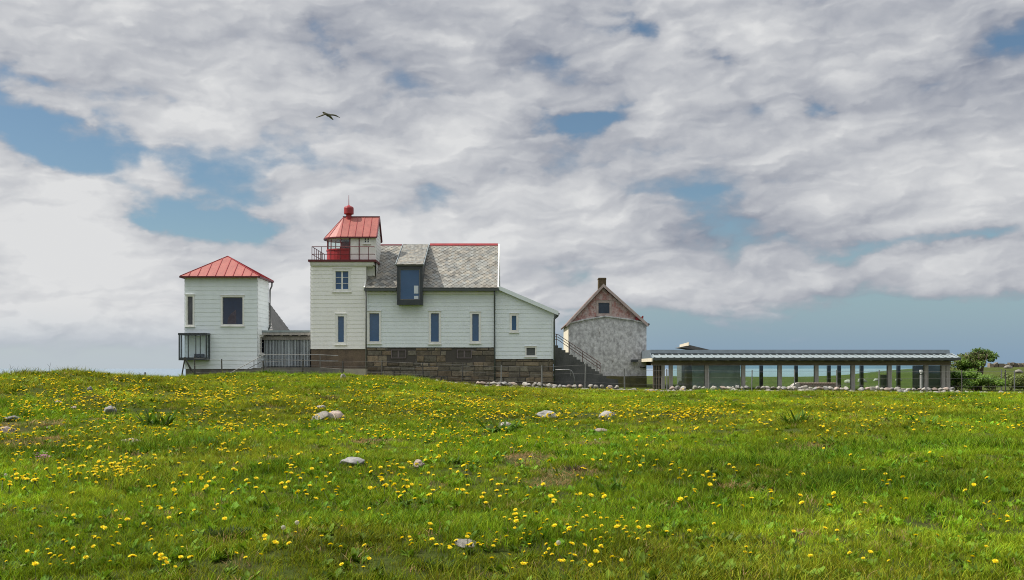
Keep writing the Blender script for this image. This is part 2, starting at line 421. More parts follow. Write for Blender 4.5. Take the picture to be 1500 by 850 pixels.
# light and shade within the deck
n4, _ = wnoise(.07, 5, .5, (1.3, 9.1, 1), (1.0, 1.3, 1), -.2, vec=ang.outputs[0])
sh = mth('ADD', mth('ADD', mth('MULTIPLY', ramp(nt, cov, .20, 1.45, False), .42), mth('ADD', .13, mth('MULTIPLY', n4, .40))), relief)
lows = ramp(nt, elp, 22, 4)
glow = mth('ADD', blob(90, 310, 190, 55, .11), mth('ADD', blob(330, 210, 190, 60, .16), mth('ADD', blob(640, 330, 260, 60, .13), mth('ADD', blob(90, 400, 150, 40, .12), blob(180, 445, 330, 45, .14)))))
dull = mth('ADD', blob(1250, 130, 280, 130, .05), mth('ADD', blob(620, 60, 200, 50, .08), blob(1150, 330, 260, 35, .07)))
shade = ramp(nt, mth('SUBTRACT', mth('ADD', mth('ADD', sh, glow), mth('MULTIPLY', lows, .05)), dull), .26, .76, False)
# thick cloud is greyer than its thin bright rims
thick = ramp(nt, cov, .55, 1.15)
shade = mth('SUBTRACT', shade, mth('MULTIPLY', thick, .03), clamp=True)
K = 1.0 / STR
cl_lo = tuple(c * K for c in (.235, .26, .325)); cl_hi = tuple(c * K for c in (.70, .705, .71))
cloud = mixc(nt, shade, cl_lo, cl_hi)
# sky blue: the Nishita sky, a little deeper as through a polarising filter
skyc = mixc(nt, 1.0, sky.outputs[0], (.72, .80, .80), 'MULTIPLY')
hz = ramp(nt, elp, 6.5, 0.0)
hzc = mixc(nt, ramp(nt, az0, -18, 12), tuple(c * K for c in (.48, .54, .60)), tuple(c * K for c in (.21, .325, .47)))
skyc = mixc(nt, mth('MULTIPLY', hz, .85), skyc, hzc)
cloud = mixc(nt, mth('MULTIPLY', ramp(nt, elp, 3.6, 0.6), .6), cloud, hzc)
# unseen cloud overhead is boosted to fill the shaded walls
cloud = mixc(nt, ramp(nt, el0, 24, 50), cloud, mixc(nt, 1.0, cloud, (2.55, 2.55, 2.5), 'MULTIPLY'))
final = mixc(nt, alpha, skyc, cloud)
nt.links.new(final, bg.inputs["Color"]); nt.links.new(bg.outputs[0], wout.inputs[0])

scene.view_settings.view_transform = 'Standard'; scene.view_settings.look = 'None'
scene.view_settings.exposure = .08; scene.view_settings.gamma = 1
cy = scene.cycles
cy.max_bounces = 7; cy.diffuse_bounces = 3; cy.glossy_bounces = 3; cy.transmission_bounces = 4; cy.transparent_max_bounces = 12
cy.caustics_reflective = False; cy.caustics_refractive = False
cy.use_denoising = True; cy.denoising_prefilter = 'NONE'; cy.filter_width = 1.05
cy.sample_clamp_indirect = 1.5

# ------------------------------------------------------------------ ground and sea
def axis(segs):
    out = []
    for a, b, s in segs: out += list(np.arange(a, b, s))
    out.append(segs[-1][1]); return np.array(out)
gx = axis([(-400, -140, 26), (-140, -52, 4), (-52, -34, 1), (-34, 34, .3), (34, 52, 1), (52, 140, 4), (140, 400, 26)])
gy = axis([(-200, -20, 20), (-20, 4, 2), (4, 40, .25), (40, 66, .4), (66, 120, 1.5), (120, 200, 4), (200, 400, 40)])
GX, GY = np.meshgrid(gx, gy)
GZ = ground_z(GX, GY)
me = bpy.data.meshes.new("ground")
nx, ny = len(gx), len(gy)
vv = np.stack([GX, GY, GZ], -1).reshape(-1, 3)
ii = np.arange(nx * ny).reshape(ny, nx)
ff = np.stack([ii[:-1, :-1], ii[:-1, 1:], ii[1:, 1:], ii[1:, :-1]], -1).reshape(-1, 4)
me.from_pydata(vv.tolist(), [], ff.tolist())
me.polygons.foreach_set("use_smooth", [True] * len(me.polygons))
m, gnt, gout = newmat("meadow soil and short turf")
b = node(gnt, "ShaderNodeBsdfPrincipled"); b.inputs["Roughness"].default_value = .95; b.inputs["Specular IOR Level"].default_value = .1
c = mixc(gnt, ramp(gnt, tex(gnt, .35, 6, .65), .35, .65), (.05, .075, .010), (.075, .10, .014))
c = mixc(gnt, ramp(gnt, tex(gnt, 2.2, 6, .7), .45, .75), c, (.045, .04, .018))
c = mixc(gnt, ramp(gnt, tex(gnt, 9, 5, .7), .4, .8), c, (.065, .07, .02))
gnt.links.new(c, b.inputs["Base Color"])
bp = node(gnt, "ShaderNodeBump"); bp.inputs["Strength"].default_value = .9; bp.inputs["Distance"].default_value = .08
gnt.links.new(tex(gnt, 14, 6, .75), bp.inputs["Height"]); gnt.links.new(bp.outputs[0], b.inputs["Normal"])
gnt.links.new(b.outputs[0], gout.inputs[0])
me.materials.append(m)
ground = bpy.data.objects.new("ground", me); COL.objects.link(ground)
tag(ground, "uneven green meadow ground sloping up to the houses", "ground", kind="structure")

m, snt, sout = newmat("grey blue sea")
b = node(snt, "ShaderNodeBsdfPrincipled"); b.inputs["Base Color"].default_value = (.17, .23, .28, 1); b.inputs["Roughness"].default_value = .35
bp = node(snt, "ShaderNodeBump"); bp.inputs["Strength"].default_value = .25; bp.inputs["Distance"].default_value = .3
snt.links.new(tex(snt, .25, 5, .6), bp.inputs["Height"]); snt.links.new(bp.outputs[0], b.inputs["Normal"]); snt.links.new(b.outputs[0], sout.inputs[0])
s_ = MB()
s_.face([(-40000, 100, -3.2), (40000, 100, -3.2), (40000, 45000, -3.2), (-40000, 45000, -3.2)])
sea = s_.build("sea", m); tag(sea, "calm grey blue sea stretching to the horizon behind the houses", "sea", kind="structure")

# ------------------------------------------------------------------ wall helpers
class Fr:
    """vertical wall plane: point (s, z, off) -> world; off is outward"""
    def __init__(self, o, s, n): self.o = Vector(o); self.s = Vector(s).normalized(); self.n = Vector(n).normalized()
    def p(self, s, z, off=0): return self.o + self.s * s + Vector((0, 0, z - self.o.z)) + self.n * off
def clip(poly, ax, val, keep_ge):
    out = []; n = len(poly)
    for i in range(n):
        a, b = poly[i], poly[(i + 1) % n]
        ia = (a[ax] >= val) if keep_ge else (a[ax] <= val); ib = (b[ax] >= val) if keep_ge else (b[ax] <= val)
        if ia: out.append(a)
        if ia != ib:
            t = (val - a[ax]) / (b[ax] - a[ax]); out.append((a[0] + (b[0] - a[0]) * t, a[1] + (b[1] - a[1]) * t))
    return out
def siding(mb, fr, poly, holes=(), h=.225, lip=.015, depth=.16):
    z0 = min(p[1] for p in poly); z1 = max(p[1] for p in poly)
    s0 = min(p[0] for p in poly); s1 = max(p[0] for p in poly)
    edges = list(np.arange(z0, z1 + 1e-6, h))
    if z1 - edges[-1] > 1e-4: edges.append(z1)
    for e0, e1 in zip(edges[:-1], edges[1:]):
        if h < 5:
            tone = 1 + random.uniform(-.015, .015)
            if random.random() < .12: tone *= .96
        else: tone = 1
        cuts = sorted(set([e0, e1] + [z for hh in holes for z in (hh[2], hh[3]) if e0 < z < e1]))
        off = lambda z: lip * (1 - (z - e0) / h)
        for a, b_ in zip(cuts[:-1], cuts[1:]):
            act = [hh for hh in holes if hh[2] < (a + b_) / 2 < hh[3]]
            ivs = []; cur = s0
            for hh in sorted(act):
                if hh[0] > cur: ivs.append((cur, hh[0]))
                cur = hh[1]
            if cur < s1: ivs.append((cur, s1))
            for i0, i1 in ivs:
                q = clip(clip(poly, 1, a, True), 1, b_, False)
                if len(q) > 2: q = clip(q, 0, i0, True)
                if len(q) > 2: q = clip(q, 0, i1, False)
                if len(q) < 3: continue
                mb.face([fr.p(s, z, off(z)) for s, z in q], (tone,) * 3)
                if a == e0:
                    bs = [s for s, z in q if abs(z - a) < 1e-6]
                    if len(bs) >= 2:
                        x0, x1 = min(bs), max(bs)
                        mb.face([fr.p(x0, a, -.002), fr.p(x1, a, -.002), fr.p(x1, a, lip), fr.p(x0, a, lip)], (tone,) * 3)
def window(root, fr, hole, pane, nx=1, nz=1, cas=.11, depth=.10, sill=True, trim=None, name="window", proud=.045, drop=True):
    s0, s1, z0, z1 = hole; trim = trim or M['trim']
    mb = MB()
    def bx(a0, a1, b0, b1, o0, o1):
        mb.obox(fr.p(a0, b0, o0), fr.s * (a1 - a0), fr.n * (o1 - o0), Vector((0, 0, b1 - b0)))
    if cas:
        bx(s0 - cas, s0, z0 - cas, z1 + cas, -.01, proud); bx(s1, s1 + cas, z0 - cas, z1 + cas, -.01, proud)
        bx(s0, s1, z1, z1 + cas, -.01, proud - .004); bx(s0, s1, z0 - cas, z0, -.01, proud - .004)
    if sill and cas:
        bx(s0 - cas - .05, s1 + cas + .05, z0 - cas - .045, z0 - cas - .003, -.01, proud + .05)
        bx(s0 - cas - .03, s1 + cas + .03, z1 + cas + .003, z1 + cas + .035, -.01, proud + .035)
    t = .012
    bx(s0, s0 + t, z0, z1, -depth, -.011); bx(s1 - t, s1, z0, z1, -depth, -.011)
    bx(s0 + t, s1 - t, z0, z0 + t, -depth, -.011); bx(s0 + t, s1 - t, z1 - t, z1, -depth, -.011)
    w_ = mb.build(name, trim, root)
    g = MB(); g.obox(fr.p(s0 + t, z0 + t, -depth - .02), fr.s * (s1 - s0 - 2 * t), fr.n * .03, Vector((0, 0, z1 - z0 - 2 * t)))
    g.build("pane", pane, w_)
    if nx > 1 or nz > 1:
        q = MB(); bw = .045
        for i in range(1, nx):
            s = s0 + (s1 - s0) * i / nx; q.obox(fr.p(s - bw, z0 + t, -depth + .012), fr.s * bw * 2, fr.n * .04, Vector((0, 0, z1 - z0 - 2 * t)))
        for k in range(1, nz):
            z = z0 + (z1 - z0) * k / nz
            for i in range(nx):
                a = s0 + (s1 - s0) * i / nx + (bw if i else t); b2 = s0 + (s1 - s0) * (i + 1) / nx - (bw if i < nx - 1 else t)
                q.obox(fr.p(a, z - .018, -depth + .012), fr.s * (b2 - a), fr.n * .03, Vector((0, 0, .024)))
        q.build("glazing_bar", trim, w_)
    return w_
def blocks(mb, fr, s0, s1, z0, z1, seed, holes=(), hh=(.24, .40), ww=(.35, 1.0), proud=.03, pale=.0):
    r = random.Random(seed); z = z0
    while z < z1 - .05:
        h = min(r.uniform(*hh), z1 - z)
        if z1 - (z + h) < .12: h = z1 - z
        s = s0
        while s < s1 - .02:
            w_ = r.uniform(*ww)
            if s1 - (s + w_) < .2: w_ = s1 - s
            ov = [q for q in holes if q[0] < s + w_ and q[1] > s and q[2] < z + h and q[3] > z]
            if not ov:
                g = r.uniform(.008, .02) if r.random() < .75 else .032
                p = proud * r.uniform(.4, 1.5); t = r.uniform(.65, 1.45); warm = r.uniform(-.1, .1)
                c = (t * (1 + warm), t, t * (1 - warm)); j = lambda: r.uniform(-.018, .018)
                bev = .02
                a = [(s + g, z + g), (s + w_ - g, z + g), (s + w_ - g, z + h - g), (s + g, z + h - g)]
                a = [(x + j(), y + j()) for x, y in a]
                cx, cz = s + w_ / 2, z + h / 2
                inn = [(x + (bev if x < cx else -bev), y + (bev if y < cz else -bev)) for x, y in a]
                A = [fr.p(x, y, 0) for x, y in a]; B = [fr.p(x, y, p + r.uniform(-.006, .006)) for x, y in inn]
                for k in range(4): mb.face([A[k], A[(k + 1) % 4], B[(k + 1) % 4], B[k]], c)
                mb.face(B, c)
            s += w_
        z += h
def slates(mb, o, sd, ud, wid, length, r=.17, lift=.022, seed=1, keep=None):
    """diamond slates on a sloping rectangle; o lower corner, sd along the eave, ud up the slope"""
    rr = random.Random(seed); sd = Vector(sd).normalized(); ud = Vector(ud).normalized(); n = sd.cross(ud).normalized()
    if n.z < 0: n = -n
    rows = int(length / r) + 3; k = 0
    for row in range(-1, rows):
        t = row * r; k += 1
        s = -r + (0 if row % 2 else r)
        while s < wid + r:
            t0 = rr.uniform(.72, 1.2); wrm = rr.uniform(-.06, .08)
            if rr.random() < .07: t0 *= .55
            c = (t0 * (1 + wrm), t0, t0 * (1 - wrm))
            l = lift * rr.uniform(.7, 1.5)
            pts = [(s, t - r * 1.02, l), (s + r * .98, t, l * .6 + .002), (s, t + r * 1.1, .002), (s - r * .98, t, l * .6 + .002)]
            q = [(min(max(a, 0), wid), min(max(b_, 0), length), h) for a, b_, h in pts]
            ar = 0
            for i in range(4):
                a, b_ = q[i], q[(i + 1) % 4]; ar += a[0] * b_[1] - a[1] * b_[0]
            if abs(ar) > 1e-3 and (keep is None or keep(s, t)):
                P = [o + sd * a + ud * b_ + n * (h + .012) for a, b_, h in q]
                mb.face(P, c)
                for i in (0, 3):
                    a, b_ = P[i], P[(i + 1) % 4]
                    mb.face([a, b_, b_ - n * .014, a - n * .014], c)
            s += 2 * r

def house_body(mb, x0, x1, y0, y1, z0, z1): mb.box(x0, x1, y0, y1, z0, z1)

# ================================================================== slate roofed house
YF = 60.0
hx0, hx1 = X(536.5, YF), X(725, YF)
HD = 6.6                                      # depth
wz0, wz1 = Z(509, YF), Z(424, YF)
exx1 = X(812, YF)
house = thing("farmhouse", (hx0, YF, gz(0, 58.0)), "long white clapboard house with slate roof, dark dormer and stone foundation", "house")
front = Fr((hx0, YF, 0), (1, 0, 0), (0, -1, 0))
W = hx1 - hx0
def hole_px(fr, u0, u1, v0, v1, Y): return (X(u0, Y) - fr.o.x, X(u1, Y) - fr.o.x, Z(v1, Y), Z(v0, Y))
hw = [hole_px(front, 541, 555.5, 459, 500.5, YF), hole_px(front, 631, 643, 459, 501, YF), hole_px(front, 691.5, 701.5, 460, 500, YF)]
wall = MB()
siding(wall, front, [(0, wz0), (W, wz0), (W, wz1 + .1), (0, wz1 + .1)], hw)
ry = YF + HD / 2; rz = Z(359, ry)
leftf = Fr((hx0, YF + HD, 0), (0, -1, 0), (-1, 0, 0)); rightf = Fr((hx1, YF, 0), (0, 1, 0), (1, 0, 0)); backf = Fr((hx1, YF + HD, 0), (-1, 0, 0), (0, 1, 0))
gab = [(0, wz0), (HD, wz0), (HD, wz1 + .1), (HD / 2, rz - .12), (0, wz1 + .1)]
siding(wall, leftf, gab); siding(wall, rightf, gab)
siding(wall, backf, [(0, wz0), (W, wz0), (W, wz1 + .1), (0, wz1 + .1)])
wall.box(hx0 + .15, hx1 - .15, YF + .16, YF + HD - .16, wz0 - .2, wz1)
wall.box(hx0 - .018, hx0 + .10, YF - .034, YF - .003, wz0, wz1)     # corner boards
wall.build("wall", M['white'], house)
for h_ in hw: window(house, front, h_, M['pane'], cas=.12)
# foundation of rough blocks
cel = [hole_px(front, 573, 592, 513.5, 524, YF), hole_px(front, 669.5, 689, 513.5, 524, YF)]
fd = MB(); fz0 = -.4
fd.box(hx0 + .04, hx1 - .01, YF + .06, YF + HD - .06, fz0, wz0 - .003)
ffr = Fr((hx0 + .04, YF + .06, 0), (1, 0, 0), (0, -1, 0))
found = fd.build("foundation", M['mortar'], house)
bl = MB(); blocks(bl, ffr, 0, W - .05, fz0, wz0 - .01, 11, cel)
bl.build("stone_facing", M['stone'], found)
for h_ in cel:
    q = (h_[0], h_[1], h_[2], h_[3]); window(house, ffr, q, M['cellar'], nx=2, nz=2, cas=.05, depth=.03, sill=False, trim=pmat("faded cellar frame", (.16, .13, .13), rough=.7), name="cellar_window", proud=.05)
# roof
ey = YF - .36; ez = Z(422, ey)
rx0, rx1 = X(533, ey), X(730.5, ey)
roof = MB()
up = Vector((0, ry - ey, rz - ez)); L = up.length; upn = up.normalized(); nrm = Vector((1, 0, 0)).cross(upn).normalized()
if nrm.z < 0: nrm = -nrm
th = .16
roof.obox(Vector((rx0, ey, ez)) - nrm * th, (rx1 - rx0, 0, 0), up, nrm * th)
by = 2 * ry - ey
upb = Vector((0, ry - by, rz - ez)); nb = Vector((0, -nrm.y, nrm.z))
roof.obox(Vector((rx0, by, ez)) - nb * th, (rx1 - rx0, 0, 0), upb, nb * th)
rf = roof.build("roof", M['slatebed'], house)
sl_ = MB(); slates(sl_, Vector((rx0 + .06, ey, ez)), (1, 0, 0), upn, rx1 - rx0 - .14, L - .02, seed=3)
slates(sl_, Vector((rx0 + .06, by, ez)), (1, 0, 0), upb.normalized(), rx1 - rx0 - .14, L - .02, seed=4)
sl_.build("slates", M['slate'], rf, weld=False, recalc=False)
rc = MB()
for sx in (X(630, ry), ):
    rc.prism([(sx, ry - .13, rz - .045), (sx, ry + .13, rz - .045), (sx, ry + .02, rz + .10), (sx, ry - .02, rz + .10)], (rx1 - sx - .1, 0, 0))
rc.build("ridge_cap", M['redpaint'], rf)
rc = MB(); rc.prism([(X(555, ry), ry - .11, rz - .045), (X(555, ry), ry + .11, rz - .045), (X(555, ry), ry + .02, rz + .05), (X(555, ry), ry - .02, rz + .05)], (X(590, ry) - X(555, ry), 0, 0)); rc.build("ridge_cap", M['darkred'], rf)
for xx in (rx0 - .012, rx1 - .07):
    vb = MB()
    vb.obox(Vector((xx, ey - .01, ez)) - nrm * .20, (.085, 0, 0), up, nrm * .26)
    vb.obox(Vector((xx, by + .01, ez)) - nb * .20, (.085, 0, 0), upb, nb * .26)
    vb.build("verge_board", M['trim'], rf)
gt = MB()
gt.box(rx0 + .02, X(581, ey), ey - .10, ey + .02, ez - .17, ez - .04); gt.box(X(619, ey), rx1 + .03, ey - .10, ey + .02, ez - .17, ez - .04)
gt.build("gutter", M['gutter'], house)
sf = MB(); sf.box(hx0, hx1 - .003, YF - .09, YF - .026, ez - .36, ez - .19); sf.build("eaves_board", M['trim'], house)
def downpipe(parent, pts, r=.045, mat=None):
    d_ = MB(); d_.tube(pts, r, 8); return d_.build("downpipe", mat or M['gutter'], parent, smooth=True)
downpipe(house, [(X(536.5, 59.8), 59.62, ez - .12), (X(536.5, 59.8), 59.62, ez - .3), (X(537, 59.8), 59.62, ez - .5), (X(536.2, 59.6), 59.6, gz(-8.8, 59.5) - .1)], .05, M['steel'])
downpipe(house, [(X(724.5, 59.8), 59.66, ez - .12), (X(724.5, 59.8), 59.78, ez - .5), (X(724.5, 59.8), 59.86, ez - .7), (X(724.5, 59.8), 59.86, wz0), (X(725, 59.8), 59.86, gz(-1, 59.5) - .1)], .05)
# dormer
dy = 59.42; dx0, dx1 = X(581.5, dy), X(619, dy); dzb, dzt = Z(446.5, dy), Z(388.5, dy)
rzd = rz + .02
dm = MB()
gx0, gx1, gzb, gzt = X(585.5, dy), X(615, dy), Z(439, dy), Z(394, dy)
dm.box(dx0, gx0, dy, dy + .25, dzb, dzt); dm.box(gx1, dx1, dy, dy + .25, dzb, dzt)
dm.box(gx0, gx1, dy, dy + .25, gzt, dzt - .001); dm.box(gx0, gx1, dy, dy + .25, dzb, gzb)
for xx in (dx0 + .004, dx1 - .064):
    dm.prism([(xx, dy + .25, dzb), (xx, YF - .03, dzb), (xx, YF - .03, ez), (xx, ry, rz - .1), (xx, ry, rzd - .12), (xx, dy + .25, dzt - .03)], (.06, 0, 0))
dm.box(dx0 + .07, dx1 - .07, dy + .26, YF - .04, dzb, dzb + .06)
dorm = dm.build("dormer", M['frame'], house)
dr = MB(); dup_ = Vector((0, ry - dy + .06, rzd - dzt)); dn = Vector((1, 0, 0)).cross(dup_).normalized()
dr.obox(Vector((dx0 - .05, dy - .08, dzt)) - dn * .07, (dx1 - dx0 + .10, 0, 0), dup_, dn * .09)
drf = dr.build("dormer_roof", M['slatebed'], dorm)
ds = MB(); slates(ds, Vector((dx0 - .02, dy - .08, dzt)) + dn * .02, (1, 0, 0), dup_.normalized(), dx1 - dx0 + .04, dup_.length - .02, r=.12, seed=8, lift=.014)
ds.build("dormer_slates", M['slate'], dorm, weld=False, recalc=False)
ve = MB(); ve.obox(Vector((dx0 - .085, dy - .085, dzt)) - dn * .08, (.034, 0, 0), dup_, dn * .15); ve.obox(Vector((dx1 + .052, dy - .085, dzt)) - dn * .08, (.03, 0, 0), dup_, dn * .14)
ve.build("dormer_verge", M['zincpale'], dorm)
dg = MB(); dg.box(gx0 - .01, gx1 + .01, dy + .09, dy + .11, gzb - .01, gzt + .01); dg.build("dormer_pane", M['pane'], dorm)
df = MB(); f_ = .035
df.box(gx0, gx0 + f_, dy + .03, dy + .08, gzb, gzt); df.box(gx1 - f_, gx1, dy + .03, dy + .08, gzb, gzt)
df.box(gx0 + f_, gx1 - f_, dy + .03, dy + .08, gzb, gzb + f_); df.box(gx0 + f_, gx1 - f_, dy + .03, dy + .08, gzt - f_, gzt)
df.build("dormer_sash", M['steel'], dorm)
dp = MB(); dp.box(X(606.3, dy), X(612.6, dy), dy + .075, dy + .088, Z(430, dy), Z(418.5, dy)); dp.box(X(606.3, dy), X(612.6, dy), dy + .075, dy + .088, Z(438, dy), Z(433.5, dy))
dp.build("reflection_board", pmat("white reflection board", (.62, .66, .70), rough=.6), dorm)  # small white boards made to look like a reflection in the pane
# lean-to wing
wing_y = YF + .10
wf = Fr((hx1 + .004, wing_y, 0), (1, 0, 0), (0, -1, 0)); WW = X(811, wing_y) - hx1 - .004
wzb = Z(526, wing_y)
def wtop(s): return Z(424, wing_y) + (Z(457, wing_y) - Z(424, wing_y)) * (s - .35) / (WW - .35)
WD = 5.6
wh = [(X(749.5, wing_y) - wf.o.x, X(756.5, wing_y) - wf.o.x, Z(484, wing_y), Z(462.5, wing_y))]
wv = (X(771, wing_y) - wf.o.x, X(784, wing_y) - wf.o.x, Z(521, wing_y), Z(509.5, wing_y))
wm = MB()
siding(wm, wf, [(0, wzb), (WW, wzb), (WW, wtop(WW)), (0, wtop(0))], wh + [wv], h=.23)
wr = Fr((wf.o.x + WW, wing_y, 0), (0, 1, 0), (1, 0, 0)); siding(wm, wr, [(0, wzb), (WD, wzb), (WD, wtop(WW)), (0, wtop(WW))])
wb = Fr((wf.o.x + WW, wing_y + WD, 0), (-1, 0, 0), (0, 1, 0)); siding(wm, wb, [(0, wzb), (WW, wzb), (WW, wtop(0)), (0, wtop(WW))])
wm.box(wf.o.x + .02, wf.o.x + WW - .16, wing_y + .16, wing_y + WD - .16, wzb, wtop(WW) - .3)
wm.box(wf.o.x + WW - .11, wf.o.x + WW + .026, wing_y - .035, wing_y - .025, wzb, wtop(WW) - .1)
wing = wm.build("wing_wall", M['white'], house)
window(house, wf, wh[0], M['pane'], cas=.12)
window(house, wf, wv, pmat("grey vent grille", (.10, .11, .11), (.06, .065, .065), 20, .6, (.2, .2, 6)), cas=.07, depth=.03, name="vent")
wrf = MB()
a0 = Vector((wf.o.x - .02, wing_y - .2, wtop(-.02) + .02)); a1 = Vector((wf.o.x + WW + .26, wing_y - .2, wtop(WW + .26) + .02))
wrf.obox(a0, a1 - a0, (0, WD + .4, 0), (0, 0, .13)); wrf.build("wing_roof", M['zinc'], house)
wfa = MB(); wfa.obox(a0 + Vector((.01, -.03, -.13)), a1 - a0 + Vector((.01, 0, 0)), (0, .027, 0), (0, 0, .25)); wfa.build("wing_fascia", M['white'], house)
wgt = MB(); wgt.tube([(a1.x + .04, wing_y - .18, a1.z - .03), (a1.x + .04, wing_y + WD, a1.z - .03)], .06, 8); wgt.build("wing_gutter", M['gutter'], house)
downpipe(house, [(a1.x + .02, wing_y - .1, a1.z - .06), (a1.x - .02, wing_y - .08, a1.z - .18), (a1.x - .22, wing_y - .06, a1.z - .34), (a1.x - .22, wing_y - .06, a1.z - .5), (a1.x - .22, wing_y - .06, gz(2.5, 59.7) - .1)], .05)
fw = MB(); fw.box(wf.o.x - .01, wf.o.x + WW - .02, wing_y + .06, wing_y + WD - .06, fz0, wzb - .003); fwo = fw.build("wing_foundation", M['mortar'], house)
fb = MB(); blocks(fb, Fr((wf.o.x - .01, wing_y + .06, 0), (1, 0, 0), (0, -1, 0)), 0, WW - .01, fz0, wzb - .01, 23)
blocks(fb, Fr((wf.o.x + WW - .02, wing_y + .06, 0), (0, 1, 0), (1, 0, 0)), 0, WD - .12, fz0, wzb - .01, 24)
fb.build("wing_facing", M['stone'], fwo)

# ================================================================== lighthouse tower
TA = 0.0
tx0, tx1 = X(455, YF), X(536.3, YF); TW = tx1 - tx0; TDp = 3.3
tcx = (tx0 + tx1) / 2
light = thing("lighthouse", (tcx, YF, gz(tcx, 59)), "square white lighthouse tower with red gallery, glazed lantern and red sheet roof", "lighthouse")
R = Matrix.Translation((tcx, YF - .02, 0)) @ Matrix.Rotation(TA, 4, 'Z') @ Matrix.Translation((-tcx, -YF, 0))
tz0, tz1 = Z(511.5, YF), Z(386, YF)
tf = Fr((tx0, YF, 0), (1, 0, 0), (0, -1, 0))
def H(u0, u1, v0, v1): return (X(u0, YF) - tx0, X(u1, YF) - tx0, Z(v1, YF), Z(v0, YF))
th_ = [H(491.5, 510.5, 397.5, 424), H(495, 504, 463.5, 501.5)]
tm = MB(R)
siding(tm, tf, [(0, tz0), (TW, tz0), (TW, tz1), (0, tz1)], th_, h=.25)
for fr_ in (Fr((tx0, YF + TDp, 0), (0, -1, 0), (-1, 0, 0)), Fr((tx1, YF, 0), (0, 1, 0), (1, 0, 0)), Fr((tx1, YF + TDp, 0), (-1, 0, 0), (0, 1, 0))):
    siding(tm, fr_, [(0, tz0), (TW if fr_.n.y > .5 else TDp, tz0), (TW if fr_.n.y > .5 else TDp, tz1), (0, tz1)], h=.25)
tm.box(tx0 + .16, tx1 - .16, YF + .16, YF + TDp - .16, tz0, tz1 - .02)
tm.build("wall", M['warm'], light)
class FrR(Fr):
    def p(self, s, z, off=0): return R @ Fr.p(self, s, z, off)
class RotFr:
    def __init__(s_, fr, R_): s_.o = R_ @ fr.o; s_.s = (R_.to_3x3() @ fr.s); s_.n = (R_.to_3x3() @ fr.n)
    def p(s_, s, z, off=0): return s_.o + s_.s * s + Vector((0, 0, z - s_.o.z)) + s_.n * off
rtf = RotFr(tf, R)
window(light, rtf, th_[0], M['pane'], nx=2, nz=3, cas=.15)
window(light, rtf, th_[1], M['pane'], cas=.14)
tb = MB(R); tb.box(tx0 + .03, tx1 - .03, YF + .04, YF + TDp - .04, -.4, tz0 - .003); tb.build("base", M['brownbase'], light)
tp = MB(R); tp.box(tx0 + .02, tx1 - .1, YF - .9, YF + .03, .2, Z(540.5, YF)); 
# gallery
pz = Z(381, YF); px0, px1 = X(451, 59.7), X(550.5, 59.7)
gy0, gy1 = YF - .28, YF + 4.0
ga = MB(); ga.box(px0, px1, gy0, gy1, pz - .13, pz); ga.build("gallery", M['darkred'], light)
gc = MB(); gc.box(px0 + .10, px1 - .14, gy0 + .1, gy1 - .1, pz - .30, pz - .133); gc.box(px0 + .17, px1 - .22, gy0 + .17, gy1 - .17, pz - .38, pz - .303); gc.build("cornice", M['trim'], light)
rl = MB(); r_ = .022; gh = Z(362, YF) - pz
gxa, gxb, gya, gyb = px0 + .22, px1 - .12, gy0 + .10, gy1 - .15
for hz_ in (.42 * gh, gh):
    z = pz + hz_
    rl.tube([(gxb + .05, gya, z - .04), (gxb, gya, z), (gxa, gya, z), (gxa, gyb, z), (gxb, gyb, z)], r_, 6)
for i in range(7):
    xx = gxa + (gxb - gxa) * i / 6.6
    rl.tube([(xx, gya, pz), (xx, gya, pz + gh)], r_ * .9, 6); rl.tube([(xx, gyb, pz), (xx, gyb, pz + gh)], r_ * .9, 6)
for i in range(1, 6):
    yy = gya + (gyb - gya) * i / 6; rl.tube([(gxa, yy, pz), (gxa, yy, pz + gh)], r_ * .9, 6)
rl.build("gallery_railing", M['darkred'], light)
# lantern
LY = 61.45; RL = 1.03; lcx = X(503.5, LY); lzt = Z(346.5, LY - RL); lzs = Z(364, LY - RL); xw = X(512.5, LY - RL); xe = X(551, LY - RL)
NA = 14
def apse(r, x1):
    pts = [(x1, LY - r)]
    for i in range(NA + 1):
        a = -math.pi / 2 - math.pi * i / NA
        pts.append((lcx + r * math.cos(a), LY + r * math.sin(a)))
    pts.append((x1, LY + r)); return pts
def shell(mb, r, x1, z0, z1, t=.06):
    o = apse(r, x1); i_ = apse(r - t, x1)
    for k in range(len(o) - 1):
        a, b_, c_, d_ = o[k], o[k + 1], i_[k + 1], i_[k]
        mb.face([(*a, z0), (*b_, z0), (*b_, z1), (*a, z1)]); mb.face([(*d_, z0), (*d_, z1), (*c_, z1), (*c_, z0)])
        mb.face([(*a, z1), (*b_, z1), (*c_, z1), (*d_, z1)]); mb.face([(*a, z0), (*d_, z0), (*c_, z0), (*b_, z0)])
dru = MB(); shell(dru, RL, xw, pz + .003, lzs, .1); shell(dru, RL + .03, xw, lzs - .09, lzs - .003, .05); dru.build("lantern_drum", M['redpaint'], light, smooth=False)
skt = MB(); shell(skt, RL + .05, xw, pz + .004, pz + .07, .04); skt.build("drum_skirting", M['pinktrim'], light)
gls = MB(); shell(gls, RL - .03, xw, lzs + .003, lzt - .12, .012); gls.build("lantern_glass", M['glassl'], light)
ap = apse(RL - .01, xw)
for k in (1, 4, 6, 9, 12, 14):
    x_, y_ = ap[k]; mul = MB(); mul.tube([(x_, y_, lzs), (x_, y_, lzt - .1)], .03, 6)
    mul.build("lantern_mullion", M['redpaint'], light)
lhd = MB(); shell(lhd, RL + .015, xw, lzt - .16, lzt, .09)
lhd.face([(x_, y_, lzt - .14) for x_, y_ in apse(RL - .06, xw)]); lhd.build("lantern_soffit", M['trim'], light)
